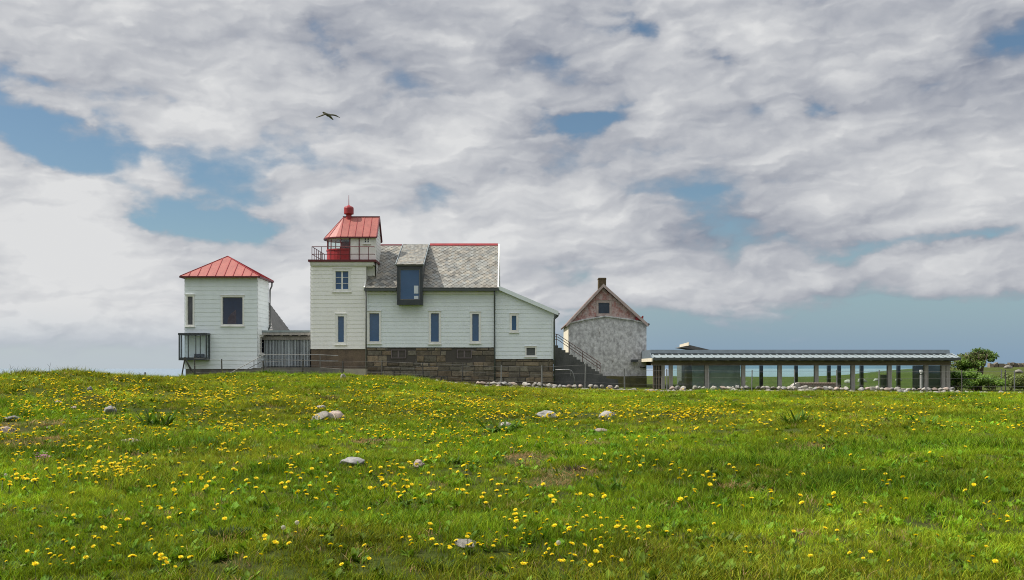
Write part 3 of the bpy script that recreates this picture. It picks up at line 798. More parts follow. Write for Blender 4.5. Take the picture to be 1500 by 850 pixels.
lmp = MB(); lmp.lathe((lcx + .15, LY, lzs - .5), [(0, 0), (.12, 0), (.12, .45), (.30, .5), (.34, .75), (.30, 1.0), (.12, 1.05), (0, 1.06)], 16); lmp.build("lamp", M['redpaint'], light, smooth=True)
lw = MB()
rise = Z(318, LY) - lzt; rzl = Z(318, LY)
lf = Fr((xw, LY - RL, 0), (1, 0, 0), (0, -1, 0)); LWW = xe - xw
lh = (X(534.2, LY - RL) - xw, X(540.5, LY - RL) - xw, Z(355.5, LY - RL), Z(349, LY - RL))
siding(lw, lf, [(0, pz + .003), (LWW, pz + .003), (LWW, lzt), (0, lzt)], [lh], h=9, lip=.005)
siding(lw, Fr((xe, LY - RL, 0), (0, 1, 0), (1, 0, 0)), [(0, pz - 1.6), (2 * RL, pz - 1.6), (2 * RL, lzt), (RL, rzl - .06), (0, lzt)], h=.2, lip=.012)
siding(lw, Fr((xe, LY + RL, 0), (-1, 0, 0), (0, 1, 0)), [(0, pz - 1.6), (LWW, pz - 1.6), (LWW, lzt), (0, lzt)], h=.2, lip=.012)
lw.box(xw + .01, xe - .1, LY - RL + .16, LY + RL - .1, pz - 1.6, lzt)
lw.box(xw, xw + .009, LY - RL + .02, LY + RL - .02, pz + .003, lzt - .01)
lw.build("lantern_house_wall", M['trim'], light)
window(light, lf, lh, M['paned'], nx=2, nz=2, cas=.07, depth=.05)
dj = MB(); dj.box(X(525.6, LY - RL), X(526.9, LY - RL), LY - RL - .03, LY - RL - .007, pz + .003, lzt - .01); dj.box(xw - .03, xw + .03, LY - RL - .04, LY - RL - .008, pz + .003, lzt - .01)
dj.build("door_frame", M['darkred'], light)
# roof of lantern: half cone + ridge
ro = MB(); RO = RL + .17; xr = X(555.2, LY); xee = xe + .05; ze = lzt - .03
apx = Vector((lcx, LY, rzl))
eo = [(lcx + RO * math.cos(-math.pi / 2 - math.pi * i / NA), LY + RO * math.sin(-math.pi / 2 - math.pi * i / NA)) for i in range(NA + 1)]
for k in range(NA):
    ro.face([(*eo[k], ze), (*eo[k + 1], ze), apx]); ro.face([(*eo[k], ze - .07), (*eo[k], ze), (*eo[k + 1], ze), (*eo[k + 1], ze - .07)][::-1])
rend = Vector((xee, LY, rzl))
ro.face([(lcx, LY - RO, ze), apx, rend, (xee, LY - RO, ze)]); ro.face([(lcx, LY + RO, ze), (xee, LY + RO, ze), rend, apx])
lro = ro.build("lantern_roof", M['redroof'], light)
rt = MB()
for k in range(NA): rt.face([(*eo[k], ze - .075), (*eo[k + 1], ze - .075), (lcx, LY, ze - .075)])
ring = eo + []
for k in range(NA):
    a, b_ = eo[k], eo[k + 1]; rt.bar((*a, ze - .045), (*b_, ze - .045), .06, .08)
rt.bar((lcx, LY - RO, ze - .045), (xee + .03, LY - RO, ze - .045), .06, .08); rt.bar((lcx, LY + RO, ze - .045), (xee + .03, LY + RO, ze - .045), .06, .08)
rt.bar((xee + .015, LY - RO, ze - .02), (xee + .015, LY, rzl + .0), .07, .07); rt.bar((xee + .015, LY + RO, ze - .02), (xee + .015, LY, rzl + .0), .07, .07)
rt.bar((lcx - .05, LY, rzl + .015), (xee + .04, LY, rzl + .015), .09, .05)
rt.build("roof_edge", M['darkred'], lro)
se = MB()
for k in (0, 3, 5, 7, 10, 13):
    se.bar((*eo[k], ze + .01), (apx.x, apx.y, apx.z), .022, .04)
for i in range(1, 5):
    xx = lcx + (xee - lcx) * i / 5
    for sg in (-1, 1): se.bar((xx, LY + sg * RO, ze + .01), (xx, LY, rzl), .022, .04)
se.build("seam", M['redpaint'], lro)
ve_ = MB(); vx = X(511, LY)
ve_.lathe((vx, LY, rzl - .25), [(.17, 0), (.17, .36), (.20, .40), (.29, .42), (.30, .44), (.30, .78), (.27, .86), (.10, .94), (.05, .98), (0, .98)], 24)
ve_.build("vent_ball", M['redpaint'], light, smooth=False)
sp = MB(); sp.tube([(vx, LY, rzl + .7), (vx, LY, Z(286, LY))], [.025, .012], 6); sp.build("lightning_rod", M['redpaint'], light)

# ================================================================== west tower house
wx0, wx1 = X(270.5, YF), X(377, YF); wd = 2.75
ptw = thing("tower_house", (wx0, YF, gz(-17.5, 59)), "small white two storey tower house with red pyramid roof and glass bay", "house")
pz0, pz1 = Z(540.5, YF), Z(405, YF)
pf = Fr((wx0, YF, 0), (1, 0, 0), (0, -1, 0)); PW = wx1 - wx0
def Hp(u0, u1, v0, v1): return (X(u0, YF) - wx0, X(u1, YF) - wx0, Z(v1, YF), Z(v0, YF))
ph = [Hp(274.8, 282.5, 434.5, 476), Hp(326, 355.5, 435.5, 475.5)]
bay = Hp(273.5, 302, 491, 525)
pm = MB()
siding(pm, pf, [(0, pz0), (PW, pz0), (PW, pz1), (0, pz1)], ph + [bay], h=.262)
pr = Fr((wx1, YF, 0), (0, 1, 0), (1, 0, 0))
rh = (.55, 1.85, Z(517, YF + 1), Z(494, YF + 1))
siding(pm, pr, [(0, pz0), (wd, pz0), (wd, pz1), (0, pz1)], [rh], h=.262)
siding(pm, Fr((wx0, YF + wd, 0), (0, -1, 0), (-1, 0, 0)), [(0, pz0), (wd, pz0), (wd, pz1), (0, pz1)], [(wd - 1.3, wd - .02, bay[2], bay[3])], h=.262)
siding(pm, Fr((wx1, YF + wd, 0), (-1, 0, 0), (0, 1, 0)), [(0, pz0), (PW, pz0), (PW, pz1), (0, pz1)], h=.262)
pm.box(wx0 + .16, wx1 - .16, YF + .2, YF + wd - .16, bay[3] + .2, pz1 - .1); pm.box(wx0 + 1.45, wx1 - .16, YF + .2, YF + wd - .16, pz0, bay[3] + .19)
pm.build("wall", M['white'], ptw)
window(ptw, pf, ph[0], pmat("grey curtained glass", (.10, .105, .115), (.03, .033, .038), 3, .08, (8, 8, .3)), cas=.10)
bw_ = window(ptw, pf, ph[1], M['paned'], cas=.09)
cu = MB()
s0, s1, z0, z1 = ph[1]
cu.face([pf.p(s0 + .26, z0 + .05, -.085), pf.p(s0 + .80, z0 + .05, -.085), pf.p(s0 + .80, z0 + .92, -.085), pf.p(s0 + .50, z0 + .66, -.085), pf.p(s0 + .30, z0 + .40, -.085)])
cu.build("pane_shape", pmat("dim pinkish curtain", (.10, .085, .11), (.06, .05, .065), 5, .8), bw_)  # flat pinkish shape laid over the pane
window(ptw, pr, rh, M['paned'], nx=2, nz=3, cas=.09)
# glass bay
by0 = 59.35; bx0, bx1 = X(261.5, by0), X(303, by0); bz0, bz1 = Z(527.5, by0), Z(488.5, by0); by1 = YF + 1.25
bb = MB(); t = .065
bb.box(bx0 - .02, bx1 + .02, by0 - .03, YF - .03, bz1 - .10, bz1 + .02); bb.box(bx0, bx1, by0, YF - .03, bz0 - .02, bz0 + .15)
bb.box(bx0 - .02, wx0 - .03, YF - .03, by1, bz1 - .10, bz1 + .02); bb.box(bx0, wx0 - .03, YF - .03, by1, bz0 - .02, bz0 + .15)
for xx in (bx0, bx1 - t): bb.box(xx, xx + t, by0, by0 + t, bz0 + .15, bz1 - .10)
bb.box(bx1 - t, bx1, YF - .14, YF - .035, bz0 + .15, bz1 - .1)
bb.box(bx0, bx0 + t, by1 - t, by1, bz0 + .15, bz1 - .1); bb.box(bx0, bx0 + .07, YF - .3, YF - .2, bz0 + .15, bz1 - .1)
for u in (275.5, 286.5, 293): bb.box(X(u, by0) - .02, X(u, by0) + .02, by0 + .02, by0 + .07, bz0 + .15, bz1 - .1)
bay_o = bb.build("bay_window", M['frame'], ptw)
bg_ = MB(); zz0, zz1 = bz0 + .15, bz1 - .1
bg_.box(bx0 + t, bx1 - t, by0 + .045, by0 + .06, zz0, zz1); bg_.box(bx1 - .06, bx1 - .045, by0 + t, YF - .14, zz0, zz1); bg_.box(bx0 + .04, bx0 + .055, by0 + t, by1 - t, zz0, zz1)
bg_.build("pane", M['glassb'], bay_o)
bi = MB(); bi.box(wx0 + .13, wx0 + 1.25, YF + .02, YF + .08, bz0 + .16, bz1 - .12); bi.build("bay_sky_panel", pmat("pale bay sky panel", (.86, .90, .90), rough=.7), bay_o)  # added pale panel, stands in for bright sky seen through the bay
bs = MB(); bs.box(X(288, YF), X(300, YF), by0 + .2, by0 + .6, zz0, zz0 + .22); bs.build("cushion", pmat("dark blue cushion", (.012, .03, .05), rough=.8), bay_o)
pb = MB(); pb.box(wx0 - .08 + .12, wx1 - .03, YF + .05, YF + wd - .03, -.8, pz0 - .003); pb.build("base", M['concrete'], ptw)
# pyramid roof
pex0, pex1 = X(263.5, YF - .3), X(380, YF - .3); pey0, pey1 = YF - .3, YF + wd + .45; pez = Z(404.5, YF - .3)
pap = Vector((X(333.5, (pey0 + pey1) / 2), (pey0 + pey1) / 2, Z(375.5, (pey0 + pey1) / 2)))
rp = MB(); cs = [Vector((pex0, pey0, pez)), Vector((pex1, pey0, pez)), Vector((pex1, pey1, pez)), Vector((pex0, pey1, pez))]
for k in range(4): rp.face([cs[k], cs[(k + 1) % 4], pap])
proof = rp.build("roof", M['redroof'], ptw)
ps = MB()
for k in range(4):
    a, b_ = cs[k], cs[(k + 1) % 4]; L_ = (b_ - a).length; nse = 9 if k % 2 == 0 else 6
    pap_t = (pap - a).dot((b_ - a).normalized()) / L_
    for i in range(1, nse):
        f = i / nse
        hfrac = f / pap_t if f < pap_t else (1 - f) / (1 - pap_t)
        base = a + (b_ - a) * f; foot = a + (b_ - a) * pap_t
        top = base + (pap - foot) * hfrac
        if (top - base).length > .15: ps.bar(base + Vector((0, 0, .01)), top, .03, .05)
    ps.bar(a, pap, .05, .06)
ps.build("seam", M['redpaint'], proof)
pe = MB()
for k in range(4): pe.bar(cs[k] + Vector((0, 0, -.05)), cs[(k + 1) % 4] + Vector((0, 0, -.05)), .09, .09)
pe.face([c_ + Vector((0, 0, -.07)) for c_ in cs]); pe.build("roof_edge", M['darkred'], proof)
downpipe(ptw, [(pex1 - .05, pey1 - .15, pez - .1), (wx1 + .2, YF + wd + .05, pez - .35), (wx1 + .12, YF + wd - .1, pez - .6), (wx1 + .12, YF + wd - .1, Z(478, 62.6)), (wx1 - .05, YF + wd - .02, Z(486, 62.6)), (wx1 + .03, YF + wd + .0, Z(537, 62.6))], .05)

# ================================================================== link building, shed, ramp
AY = 61.6
link = thing("link_building", (X(420, AY), AY, gz(-14, 61)), "low flat roofed link with vertical grey slats between the two white towers", "annex")
lx0, lx1 = X(385, AY), X(456.5, AY)
lk = MB(); lk.box(lx0, lx1, AY - .5, AY + 3, Z(487.5, AY), Z(484.5, AY)); lk.build("roof", M['zincpale'], link)
lk = MB(); lk.box(lx0, lx1, AY - .48, AY - .42, Z(491.5, AY), Z(487.6, AY)); lk.box(lx0, lx1, AY - .2, AY - .1, Z(498, AY), Z(493, AY)); lk.build("fascia", M['wood'], link)
for i in range(6):
    xx = lx0 + .15 + (lx1 - lx0 - .3) * i / 5; q = MB(); q.box(xx - .05, xx + .05, AY - .40, AY - .205, Z(492.5, AY), Z(488.5, AY)); q.build("rafter", M['wood'], link)
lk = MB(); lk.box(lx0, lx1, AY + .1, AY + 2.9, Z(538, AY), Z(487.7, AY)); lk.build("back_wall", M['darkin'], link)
lk = MB(); n_ = 31
for i in range(n_):
    xx = lx0 + .12 + (lx1 - lx0 - .2) * i / n_; t_ = random.uniform(.75, 1.3)
    if 11 < i < 19: t_ *= 1.15
    lk.box(xx, xx + .055, AY - .1, AY - .02, Z(537, AY), Z(498.3, AY), (t_, t_, t_))
for a_ in (.2, .47, .8):
    xx = lx0 + (lx1 - lx0) * a_; lk.box(xx, xx + .16, AY - .015, AY + .05, Z(537, AY), Z(498.3, AY), (.8, .85, .9))
lk.build("slat_screen", M['slatwood'], link)
lk = MB(); lk.box(lx0 - .1, lx1 + .2, AY - .75, AY + 3, .2, Z(538, AY)); lk.build("floor_slab", M['concrete'], link)

SY = 66.0
shed = thing("hipped_shed", (X(400, SY), SY, gz(-16, SY)), "grey shingled hipped roof rising behind the slatted link building", "outbuilding")
se0 = Z(486, SY); sxr = X(429, SY + 6); sxl = sxr - 3.6; stop = Z(444, SY + 1.9)
sr = MB()
A_, B_ = Vector((sxl, SY, se0)), Vector((sxr, SY, se0)); C_, D_ = Vector((sxr, SY + 6, se0)), Vector((sxl, SY + 6, se0))
T1 = Vector((X(389, SY + 2.4), SY + 3, stop + .2)); T0 = Vector((T1.x - .9, SY + 3, stop + .2))
nrow = 10
for (a, b_, c_, d_) in ((A_, B_, T1, T0), (C_, D_, T0, T1)):
    for i in range(nrow):
        f0, f1 = i / nrow, (i + 1) / nrow; nv = Vector((0, -1 if a.y < SY + 3 else 1, 1)).normalized() * .05
        tt = random.uniform(.92, 1.08); sr.face([a.lerp(d_, f0) + nv, b_.lerp(c_, f0) + nv, b_.lerp(c_, f1), a.lerp(d_, f1)], (tt,) * 3)
sr.face([B_, C_, T1]); sr.face([D_, A_, T0])
sr.build("roof", M['greydull'], shed, recalc=False)
sw = MB(); sw.box(sxl + .3, sxr - .3, SY + .3, SY + 5.7, -2, se0 - .02); sw.build("wall", M['wood'], shed)

ramp_ = thing("concrete_ramp", (X(440, 59.2), 59.2, gz(-13, 59)), "concrete ramp with thin steel handrail along the lighthouse base", "ramp")
ry_ = 58.6
rm = MB(); zt = lambda v: Z(v, ry_)
rm.prism([(X(335, ry_), ry_, .3), (X(335, ry_), ry_, zt(549)), (X(372, ry_), ry_, zt(539)), (X(468, ry_), ry_, zt(538.5)), (X(502, ry_), ry_, zt(541)), (X(503, ry_), ry_, .3)], (0, 1.2, 0))
rm.build("ramp_body", M['concrete'], ramp_)
sb_ = MB(); sb_.box(X(500, 58.9), X(536, 58.9), 58.75, 59.5, .4, Z(540.2, 58.9)); sb_.build("landing_slab", M['paleslab'], ramp_)
hr = MB(); r_ = .021
P_ = lambda u, v: (X(u, ry_ - .02), ry_ + .06, zt(v))
hr.tube([P_(334, 548), P_(384, 521), P_(388, 519.5), P_(466, 519.8), P_(495, 521.2), P_(495, 529), P_(388, 526.5)], r_, 6)
hr.tube([P_(352, 546), P_(386, 528)], r_, 6)
for u, va, vb_ in ((389, 519.5, 541), (417, 519.6, 539), (444, 519.7, 539), (468.5, 519.8, 540), (371.5, 528, 541)): hr.tube([P_(u, va), P_(u, vb_)], r_, 6)
hr.build("handrail", M['steel'], ramp_)

# ================================================================== outhouse
OY = 69.0
ox0, ox1 = X(833, OY), X(947, OY); OW = ox1 - ox0; OD = 6.5
outh = thing("plastered_outhouse", (ox0, OY, gz(6, OY)), "weathered grey plastered outhouse with peeling pink gable and brown chimney", "outbuilding")
of = Fr((ox0, OY, 0), (1, 0, 0), (0, -1, 0)); oz0, oze = -.2, Z(474, OY); opk = Z(463.5, OY)
om = MB()
prof = [(0, oz0), (OW, oz0), (OW, oze), (OW * .80, Z(468.5, OY)), (OW * .47, opk), (OW * .2, Z(468.5, OY)), (0, oze)]
om.prism([of.p(s, z) for s, z in prof], (0, .35, 0))
om.box(ox0, ox1, OY + .352, OY + OD, oz0, oze)
om.build("wall", M['plaster'], outh)
og = MB(); gyo = OY + .02
opx, opz = X(883.5, OY), Z(420, OY)
oe0, oe1 = X(829.5, OY), X(949, OY); oze2 = Z(478, OY)
holeg = (X(876.5, OY) - ox0, X(893, OY) - ox0, Z(459.5, OY), Z(443.5, OY))
gfr = Fr((ox0, OY - .06, 0), (1, 0, 0), (0, -1, 0))
gpoly = [(OW * .05, Z(473, OY)), (OW * .2, Z(469, OY)), (OW * .47, opk + .0), (OW * .8, Z(469, OY)), (OW * .95, Z(472.5, OY)), (opx - ox0, opz - .1)]
# boards of the upper gable
tri = [(.15, oze + .05), (OW - .15, oze + .05), (opx - ox0, opz - .12)]
siding(og, Fr((ox0, OY + .03, 0), (1, 0, 0), (0, -1, 0)), [(p[0], p[1]) for p in ((.1, oze), (OW - .1, oze), (opx - ox0, opz - .1))], [holeg], h=9, lip=.01)
og.prism([(ox0 + .1, OY + .36, oze), (ox1 - .1, OY + .36, oze), (opx, OY + .36, opz - .1)], (0, OD - .5, 0))
og.build("gable_boards", M['gable'], outh)
ol = MB(); lp = [of.p(s, z + .01, .05) for s, z in prof[2:]]
for a, b_ in zip(lp[:-1], lp[1:]): ol.bar(a, b_, .16, .09)
ol.build("plaster_ledge", M['plaster'], outh)
window(outh, Fr((ox0, OY + .03, 0), (1, 0, 0), (0, -1, 0)), holeg, pmat("dusky attic glass", (.035, .05, .075), (.02, .03, .045), 2, .15), cas=.14, depth=.06, trim=M['pinktrim'], name="attic_window")
orf = MB()
for ex, sg in ((oe0, -1), (oe1, 1)):
    a = Vector((ex, OY - .25, oze2)); b_ = Vector((opx, OY - .25, opz)); n_ = Vector((-(b_.z - a.z), 0, b_.x - a.x)).normalized()
    if n_.z < 0: n_ = -n_
    orf.obox(a, b_ - a, (0, OD + .5, 0), n_ * .10)
orf.build("roof", M['tileroof'], outh)
obb = MB()
for ex in (oe0, oe1):
    a = Vector((ex, OY - .29, oze2 - .08)); b_ = Vector((opx, OY - .29, opz - .06)); obb.bar(a, b_, .05, .22, up=(0, 1, 0)) if False else obb.obox(a, b_ - a, (0, .038, 0), (0, 0, .24))
obb.build("barge_board", M['pinktrim'], outh)
oc = MB(); cy0 = OY + 2.2; oc.prism([(X(876, cy0), cy0, opz - 1.0), (X(888.3, cy0), cy0, opz - 1.0), (X(887.8, cy0), cy0, Z(407, cy0)), (X(876.8, cy0), cy0, Z(407, cy0))], (0, .6, 0)); oc.box(X(876.2, cy0), X(888.3, cy0), cy0 - .03, cy0 + .63, Z(409.5, cy0), Z(408, cy0)); oc.build("chimney", M['chimney'], outh)
ob = MB(); ob.box(ox0 + .03, ox1 - .03, OY - .35, OY - .004, -.2, Z(551, OY)); ob.build("plinth", M['greenbase'], outh)
olp = MB(); olp.box(X(924, OY), X(934, OY), OY - .35, OY - .1, Z(530.5, OY), Z(526.8, OY)); olp.box(X(927, OY), X(930, OY), OY - .1, OY - .003, Z(530, OY), Z(527.5, OY)); olp.build("wall_lamp", M['frame'], outh)
olb = MB(); olb.tube([(X(934, OY), OY - .2, Z(527, OY)), (X(945, OY), OY - .2, Z(526.5, OY)), (X(945, OY), OY - .1, Z(526.5, OY))], .015, 6); olb.build("bracket", M['frame'], outh); olb = MB(); olb.tube([(X(937, OY), OY - .15, Z(538, OY)), (X(945.5, OY), OY - .05, Z(538.5, OY))], .04, 6); olb.build("bracket", M['frame'], outh)
orr = MB(); rxx = X(935, OY); orr.bar((rxx - .2, OY - .1, Z(468, OY)), (rxx + .3, OY - .1, Z(465.5, OY)), .14, .16); orr.bar((rxx - .15, OY - .1, Z(467, OY)), (rxx - .1, OY - .1, Z(462.5, OY)), .1, .1); orr.bar((rxx + .28, OY - .1, Z(468, OY)), (rxx + .3, OY - .1, Z(463, OY)), .09, .09); orr.build("roof_hook", M['redpaint'], outh)
og2 = MB(); og2.tube([(oe1 + .02, OY - .25, oze2 + .12), (oe1 + .02, OY + OD, oze2 + .12)], .08, 8); og2.build("gutter", M['gutter'], outh)
ll = MB(); ll.box(ox0 - .02, ox0 - .003, OY + .02, OY + OD, .8, oze - .1); ll.build("sunlit_side_sheet", M['cream'], outh)  # cream sheet puts the sunlit tone onto this side wall

# ================================================================== stairs beside the wing
TY = 60.9
st = thing("concrete_stairs", (X(850, TY), TY, gz(4, 60)), "dark concrete outdoor stairs with rusty rails climbing to the white lean-to wing", "stairs")
sm = MB(); ns = 14; ux0, vx0, ux1, vx1 = 812.5, 506, 888, 551
pts = [(X(812.5, TY), TY, -.2), (X(812.5, TY), TY, Z(506, TY))]
for i in range(ns):
    ua = 812.5 + 5 + i * 5.45; va = 506 + i * 3.45
    pts += [(X(ua, TY), TY, Z(va, TY)), (X(ua, TY), TY, Z(va + 3.45, TY))]
pts += [(X(905, TY), TY, Z(556, TY)), (X(908, TY), TY, -.2)]
# build as stacked columns so that each step is solid
sm.prism(pts, (0, 1.3, 0))
stairs_body = sm.build("steps", M['stairc'], st)
sr_ = MB(); q_ = lambda u, v, y=TY + .08: (X(u, y), y, Z(v, y))
for dv in (0, 4.2, 8.6): sr_.tube([q_(813, 489.5 + dv * .9), q_(817, 490 + dv * .9), q_(880, 532.5 + dv)], .022, 6)
for u, a, b_ in ((815.3, 489.5, 507), (834, 501.3, 519), (853.5, 514.5, 532), (874.5, 528.5, 546), (879, 531.5, 549)): sr_.tube([q_(u, a), q_(u, b_)], .022, 6)
sr_.build("stair_railing", M['redbrown'], st)
pipe = thing("pipe_rail", (X(842, 59.3), 59.3, gz(3.7, 59.3)), "bent grey pipe rail standing before the concrete stairs", "handrail")
pp_ = MB(); k_ = 59.3; c3 = lambda u, v: (X(u, k_), k_, Z(v, k_))
pp_.tube([c3(813.5, 542), c3(833, 542), c3(836.5, 543), c3(839, 546.5), c3(841.5, 555), c3(842, 566)], .035, 8); pp_.build("pipe", M['steel'], pipe, smooth=True)
pq = MB(); pq.tube([c3(835.5, 543), c3(835.5, 551)], .02, 6); pq.build("stub", M['steel'], pipe)

# ================================================================== glass pavilion
GYp = 64.5
pav = thing("glass_pavilion", (X(1170, GYp), GYp, gz(18, GYp)), "long low timber and glass pavilion with ribbed metal roof and grey posts", "pavilion")
GD = 5.6
gxl, gxr = X(957, GYp), X(1391, GYp); gz0 = gz(18, GYp) - .15
eavy = GYp - .75
zE = Z(524.3, eavy)
rf_ = MB()
x0r, x1r = X(952, eavy), X(1407.5, eavy)
yb = GYp + GD + .75; ryp = (eavy + yb) / 2
rfl_y = eavy + .9; rfl_z = Z(518, rfl_y); rxl = X(951.5, rfl_y); rxr = X(1391.5, rfl_y)
# lower roof sheet (front, back) and upper box roof
def slab(p, q, r2, s_, t_):
    rf_.prism([p, q, r2, s_], (0, 0, -t_))
xL = X(956.5, eavy); rxl = xL
slab((xL, eavy, zE), (x1r, eavy, zE), (x1r, rfl_y + .5, rfl_z + .02), (xL, rfl_y + .5, rfl_z + .02), .05)
rfo = rf_.build("roof", M['zincpale'], pav)
rb_ = MB()
nr = 46
for i in range(nr + 1):
    xx = xL + .1 + (x1r - xL - .2) * i / nr; rb_.bar((xx, eavy + .01, zE + .03), (xx + .0, rfl_y + .3, rfl_z + .02), .10, .02)
rb_.build("roof_rib", M['zincpale'], rfo)
uz1 = Z(513, rfl_y + .5)
ru = MB(); ru.prism([(rxl, rfl_y, rfl_z + .004), (rxr, rfl_y, rfl_z + .004), (rxr, rfl_y + .06, uz1), (rxl, rfl_y + .06, uz1)], (0, .12, 0))
ru.box(rxl, rxr, rfl_y + .2, yb - .3, uz1 - .08, uz1 + .015)
ru.build("upper_roof", M['zinc'], pav)
fa = MB(); fa.box(xL, x1r, eavy - .05, eavy - .003, zE - .16, zE + .01); fa.build("fascia", M['gutter'], pav)
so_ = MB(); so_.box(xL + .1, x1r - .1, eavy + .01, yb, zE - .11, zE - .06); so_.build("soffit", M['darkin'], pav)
# gable end boarding
gb = MB(); gb.prism([(xL - .06, eavy, zE - .02), (xL - .06, rfl_y, rfl_z), (xL - .06, rfl_y + .1, uz1 + .015), (xL - .06, yb - .3, uz1 - .05), (xL - .06, yb, zE - .02)], (.055, 0, 0)); gb.build("gable_board", M['zinc'], pav)
gb = MB(); gb.box(xL - .09, xL - .002, eavy - .05, yb, zE - .24, zE - .022); gb.build("gable_fascia", M['cream'], pav)
bmz0, bmz1 = Z(535.5, GYp), Z(529.3, GYp)
bm_ = MB(); bm_.box(gxl - .1, gxr + .05, GYp - .10, GYp + .12, bmz0, bmz1); bm_.build("beam", M['woodbrown'], pav)
bm2 = MB(); bm2.box(gxl - .1, gxr + .05, GYp + GD - .1, GYp + GD + .1, bmz0 + .02, bmz1); bm2.build("back_beam", M['woodbrown'], pav)
nraf = 26
for i in range(nraf):
    xx = gxl + .1 + (gxr - gxl - .1) * i / (nraf - 1); q = MB(); q.box(xx - .05, xx + .05, eavy + .05, yb - .1, bmz1 + .002, zE - .115); q.build("rafter", M['wood'], pav)
for u in (971, 982.5, 1035, 1088.5, 1142, 1195.5, 1249, 1302.5, 1356, 1381, 1388):
    q = MB(); hw_ = .125 if u not in (971,) else .11; xx = X(u, GYp); q.box(xx - hw_, xx + hw_, GYp - .125, GYp + .125, gz0, bmz0 - .002); q.build("post", M['wood'], pav)
for u in (1010, 1066, 1115, 1166, 1214, 1229, 1262, 1316, 1345, 1383):
    yb_ = GYp + GD; xx = X(u, yb_); q = MB(); q.box(xx - .11, xx + .11, yb_ - .11, yb_ + .11, gz0, bmz0 + .01); q.build("back_post", M['frame'] if u != 1010 else M['wood'], pav)
us = [982.5, 1035, 1088.5, 1142, 1195.5, 1249, 1302.5, 1356, 1386]
for a, b_ in zip(us[:-1], us[1:]):
    q = MB(); q.box(X(a, GYp) + .13, X(b_, GYp) - .13, GYp + .02, GYp + .035, gz0 + .05, bmz0 - .004); q.build("glass_panel", M['glassp'], pav)
    q = MB(); yb_ = GYp + GD; q.box(X(a, yb_) + .13, X(b_, yb_) - .13, yb_ + .13, yb_ + .145, gz0 + .05, bmz0 + .01); q.build("back_glass_panel", M['glassp'], pav)
ss = MB()
for u in (957.5, 961.5, 965, 969): ss.box(X(u, GYp) - .045, X(u, GYp) + .045, GYp - .05, GYp + .05, gz0, bmz0 - .003)
ss.box(X(957, GYp), X(971, GYp), GYp + .055, GYp + .09, Z(552, GYp), Z(550, GYp)); ss.build("slat_screen", M['woodbrown'], pav)
sk = MB(); sk.box(X(958, GYp) + .1, X(970, GYp), GYp + .5, GYp + .6, gz0, bmz0); sk.build("screen_backing", M['frame'], pav)
fl = MB(); fl.box(gxl, gxr, GYp - .12, GYp + GD + .12, gz0 - .3, gz0 + .02); fl.build("floor_slab", M['concrete'], pav)
iw = MB(); iw.box(X(1004, 68), X(1012, 68), 67.6, 68.4, gz0, Z(537, 68)); iw.build("inner_wall", M['cream'], pav)
iw = MB(); iw.box(X(1014, 65.3), X(1084, 65.3), 65.2, 65.3, gz0, bmz0); iw.build("reflection_panel", pmat("grey green partition", (.40, .45, .41), (.26, .31, .27), 1.2, .6), pav)  # added panel, its colour stands in for greenish reflections in the glass
ic = MB(); ic.box(X(1291, 67), X(1300, 67), 66.6, 67.2, gz0, Z(549, 67)); ic.build("cabinet", M['greencab'], pav)
ic = MB(); ic.box(X(1340, 68), X(1378, 68), 67.4, 68.4, gz0, bmz0); ic.build("service_core", M['greencab'], pav)

# mono pitched roof behind the pavilion
KY = 74.0
sh2 = thing("skylight_building", (X(1015, KY), KY, gz(13, KY)), "cream edged wedge roof sticking up behind the pavilion", "outbuilding")
k2 = MB(); k2.prism([(X(996, KY), KY, Z(509, KY)), (X(1010, KY), KY, Z(505.5, KY)), (X(1048, KY), KY, Z(514.5, KY)), (X(1048, KY), KY, Z(517, KY))], (0, 2.5, 0)); k2.build("roof_slope", M['greydull'], sh2)
k3 = MB(); k3.prism([(X(995.5, KY + .9), KY + .9, Z(509.5, KY)), (X(1008.8, KY - .2), KY - .2, Z(506.5, KY)), (X(1008.8, KY - .2), KY - .2, Z(501.5, KY)), (X(995.5, KY + .9), KY + .9, Z(504.7, KY))], (.06, .06, 0)); k3.build("fascia", M['cream'], sh2)
k4 = MB(); k4.box(X(999, KY), X(1045, KY), KY + .2, KY + 2.3, 0, Z(514, KY)); k4.build("wall", M['greydull'], sh2)

# bench and bollard lamp
BY = 58.6
bench = thing("slatted_bench", (X(1195, BY), BY, gz(X(1195, BY), BY)), "long wooden slatted bench with rounded stone end behind the loose stone row", "bench")
b0 = Z(572, BY)
q = MB(); n_ = 24
for i in range(n_):
    xx = X(1170, BY) + (X(1226, BY) - X(1170, BY)) * i / n_; q.box(xx, xx + .055, BY - .28, BY + .28, Z(564, BY), Z(560.5, BY))
q.build("seat_slats", pmat("greyed bench wood", (.28, .215, .17), (.2, .15, .12), 5, .8), bench)
q = MB(); q.box(X(1168, BY), X(1228, BY), BY - .26, BY - .2, Z(567, BY), Z(564.3, BY)); q.box(X(1168, BY), X(1228, BY), BY + .2, BY + .26, Z(567, BY), Z(564.3, BY)); q.build("seat_frame", M['woodbrown'], bench)
q = MB(); q.prism([(X(1157, BY), BY - .3, b0 - .3), (X(1169.5, BY), BY - .3, b0 - .3), (X(1169.5, BY), BY - .3, Z(560.8, BY)), (X(1165, BY), BY - .3, Z(561.2, BY)), (X(1160.5, BY), BY - .3, Z(564, BY)), (X(1157.5, BY), BY - .3, Z(568, BY))], (0, .6, 0)); q.build("stone_end", M['rockpale'], bench)
q = MB(); q.box(X(1222, BY), X(1227, BY), BY - .2, BY + .2, b0 - .3, Z(567.2, BY)); q.build("leg", M['woodbrown'], bench)
bol = thing("bollard_lamp", (X(1349.3, 60), 60, gz(X(1349, 60), 60)), "pale grey bollard lamp standing before the dark glass of the pavilion", "bollard lamp")
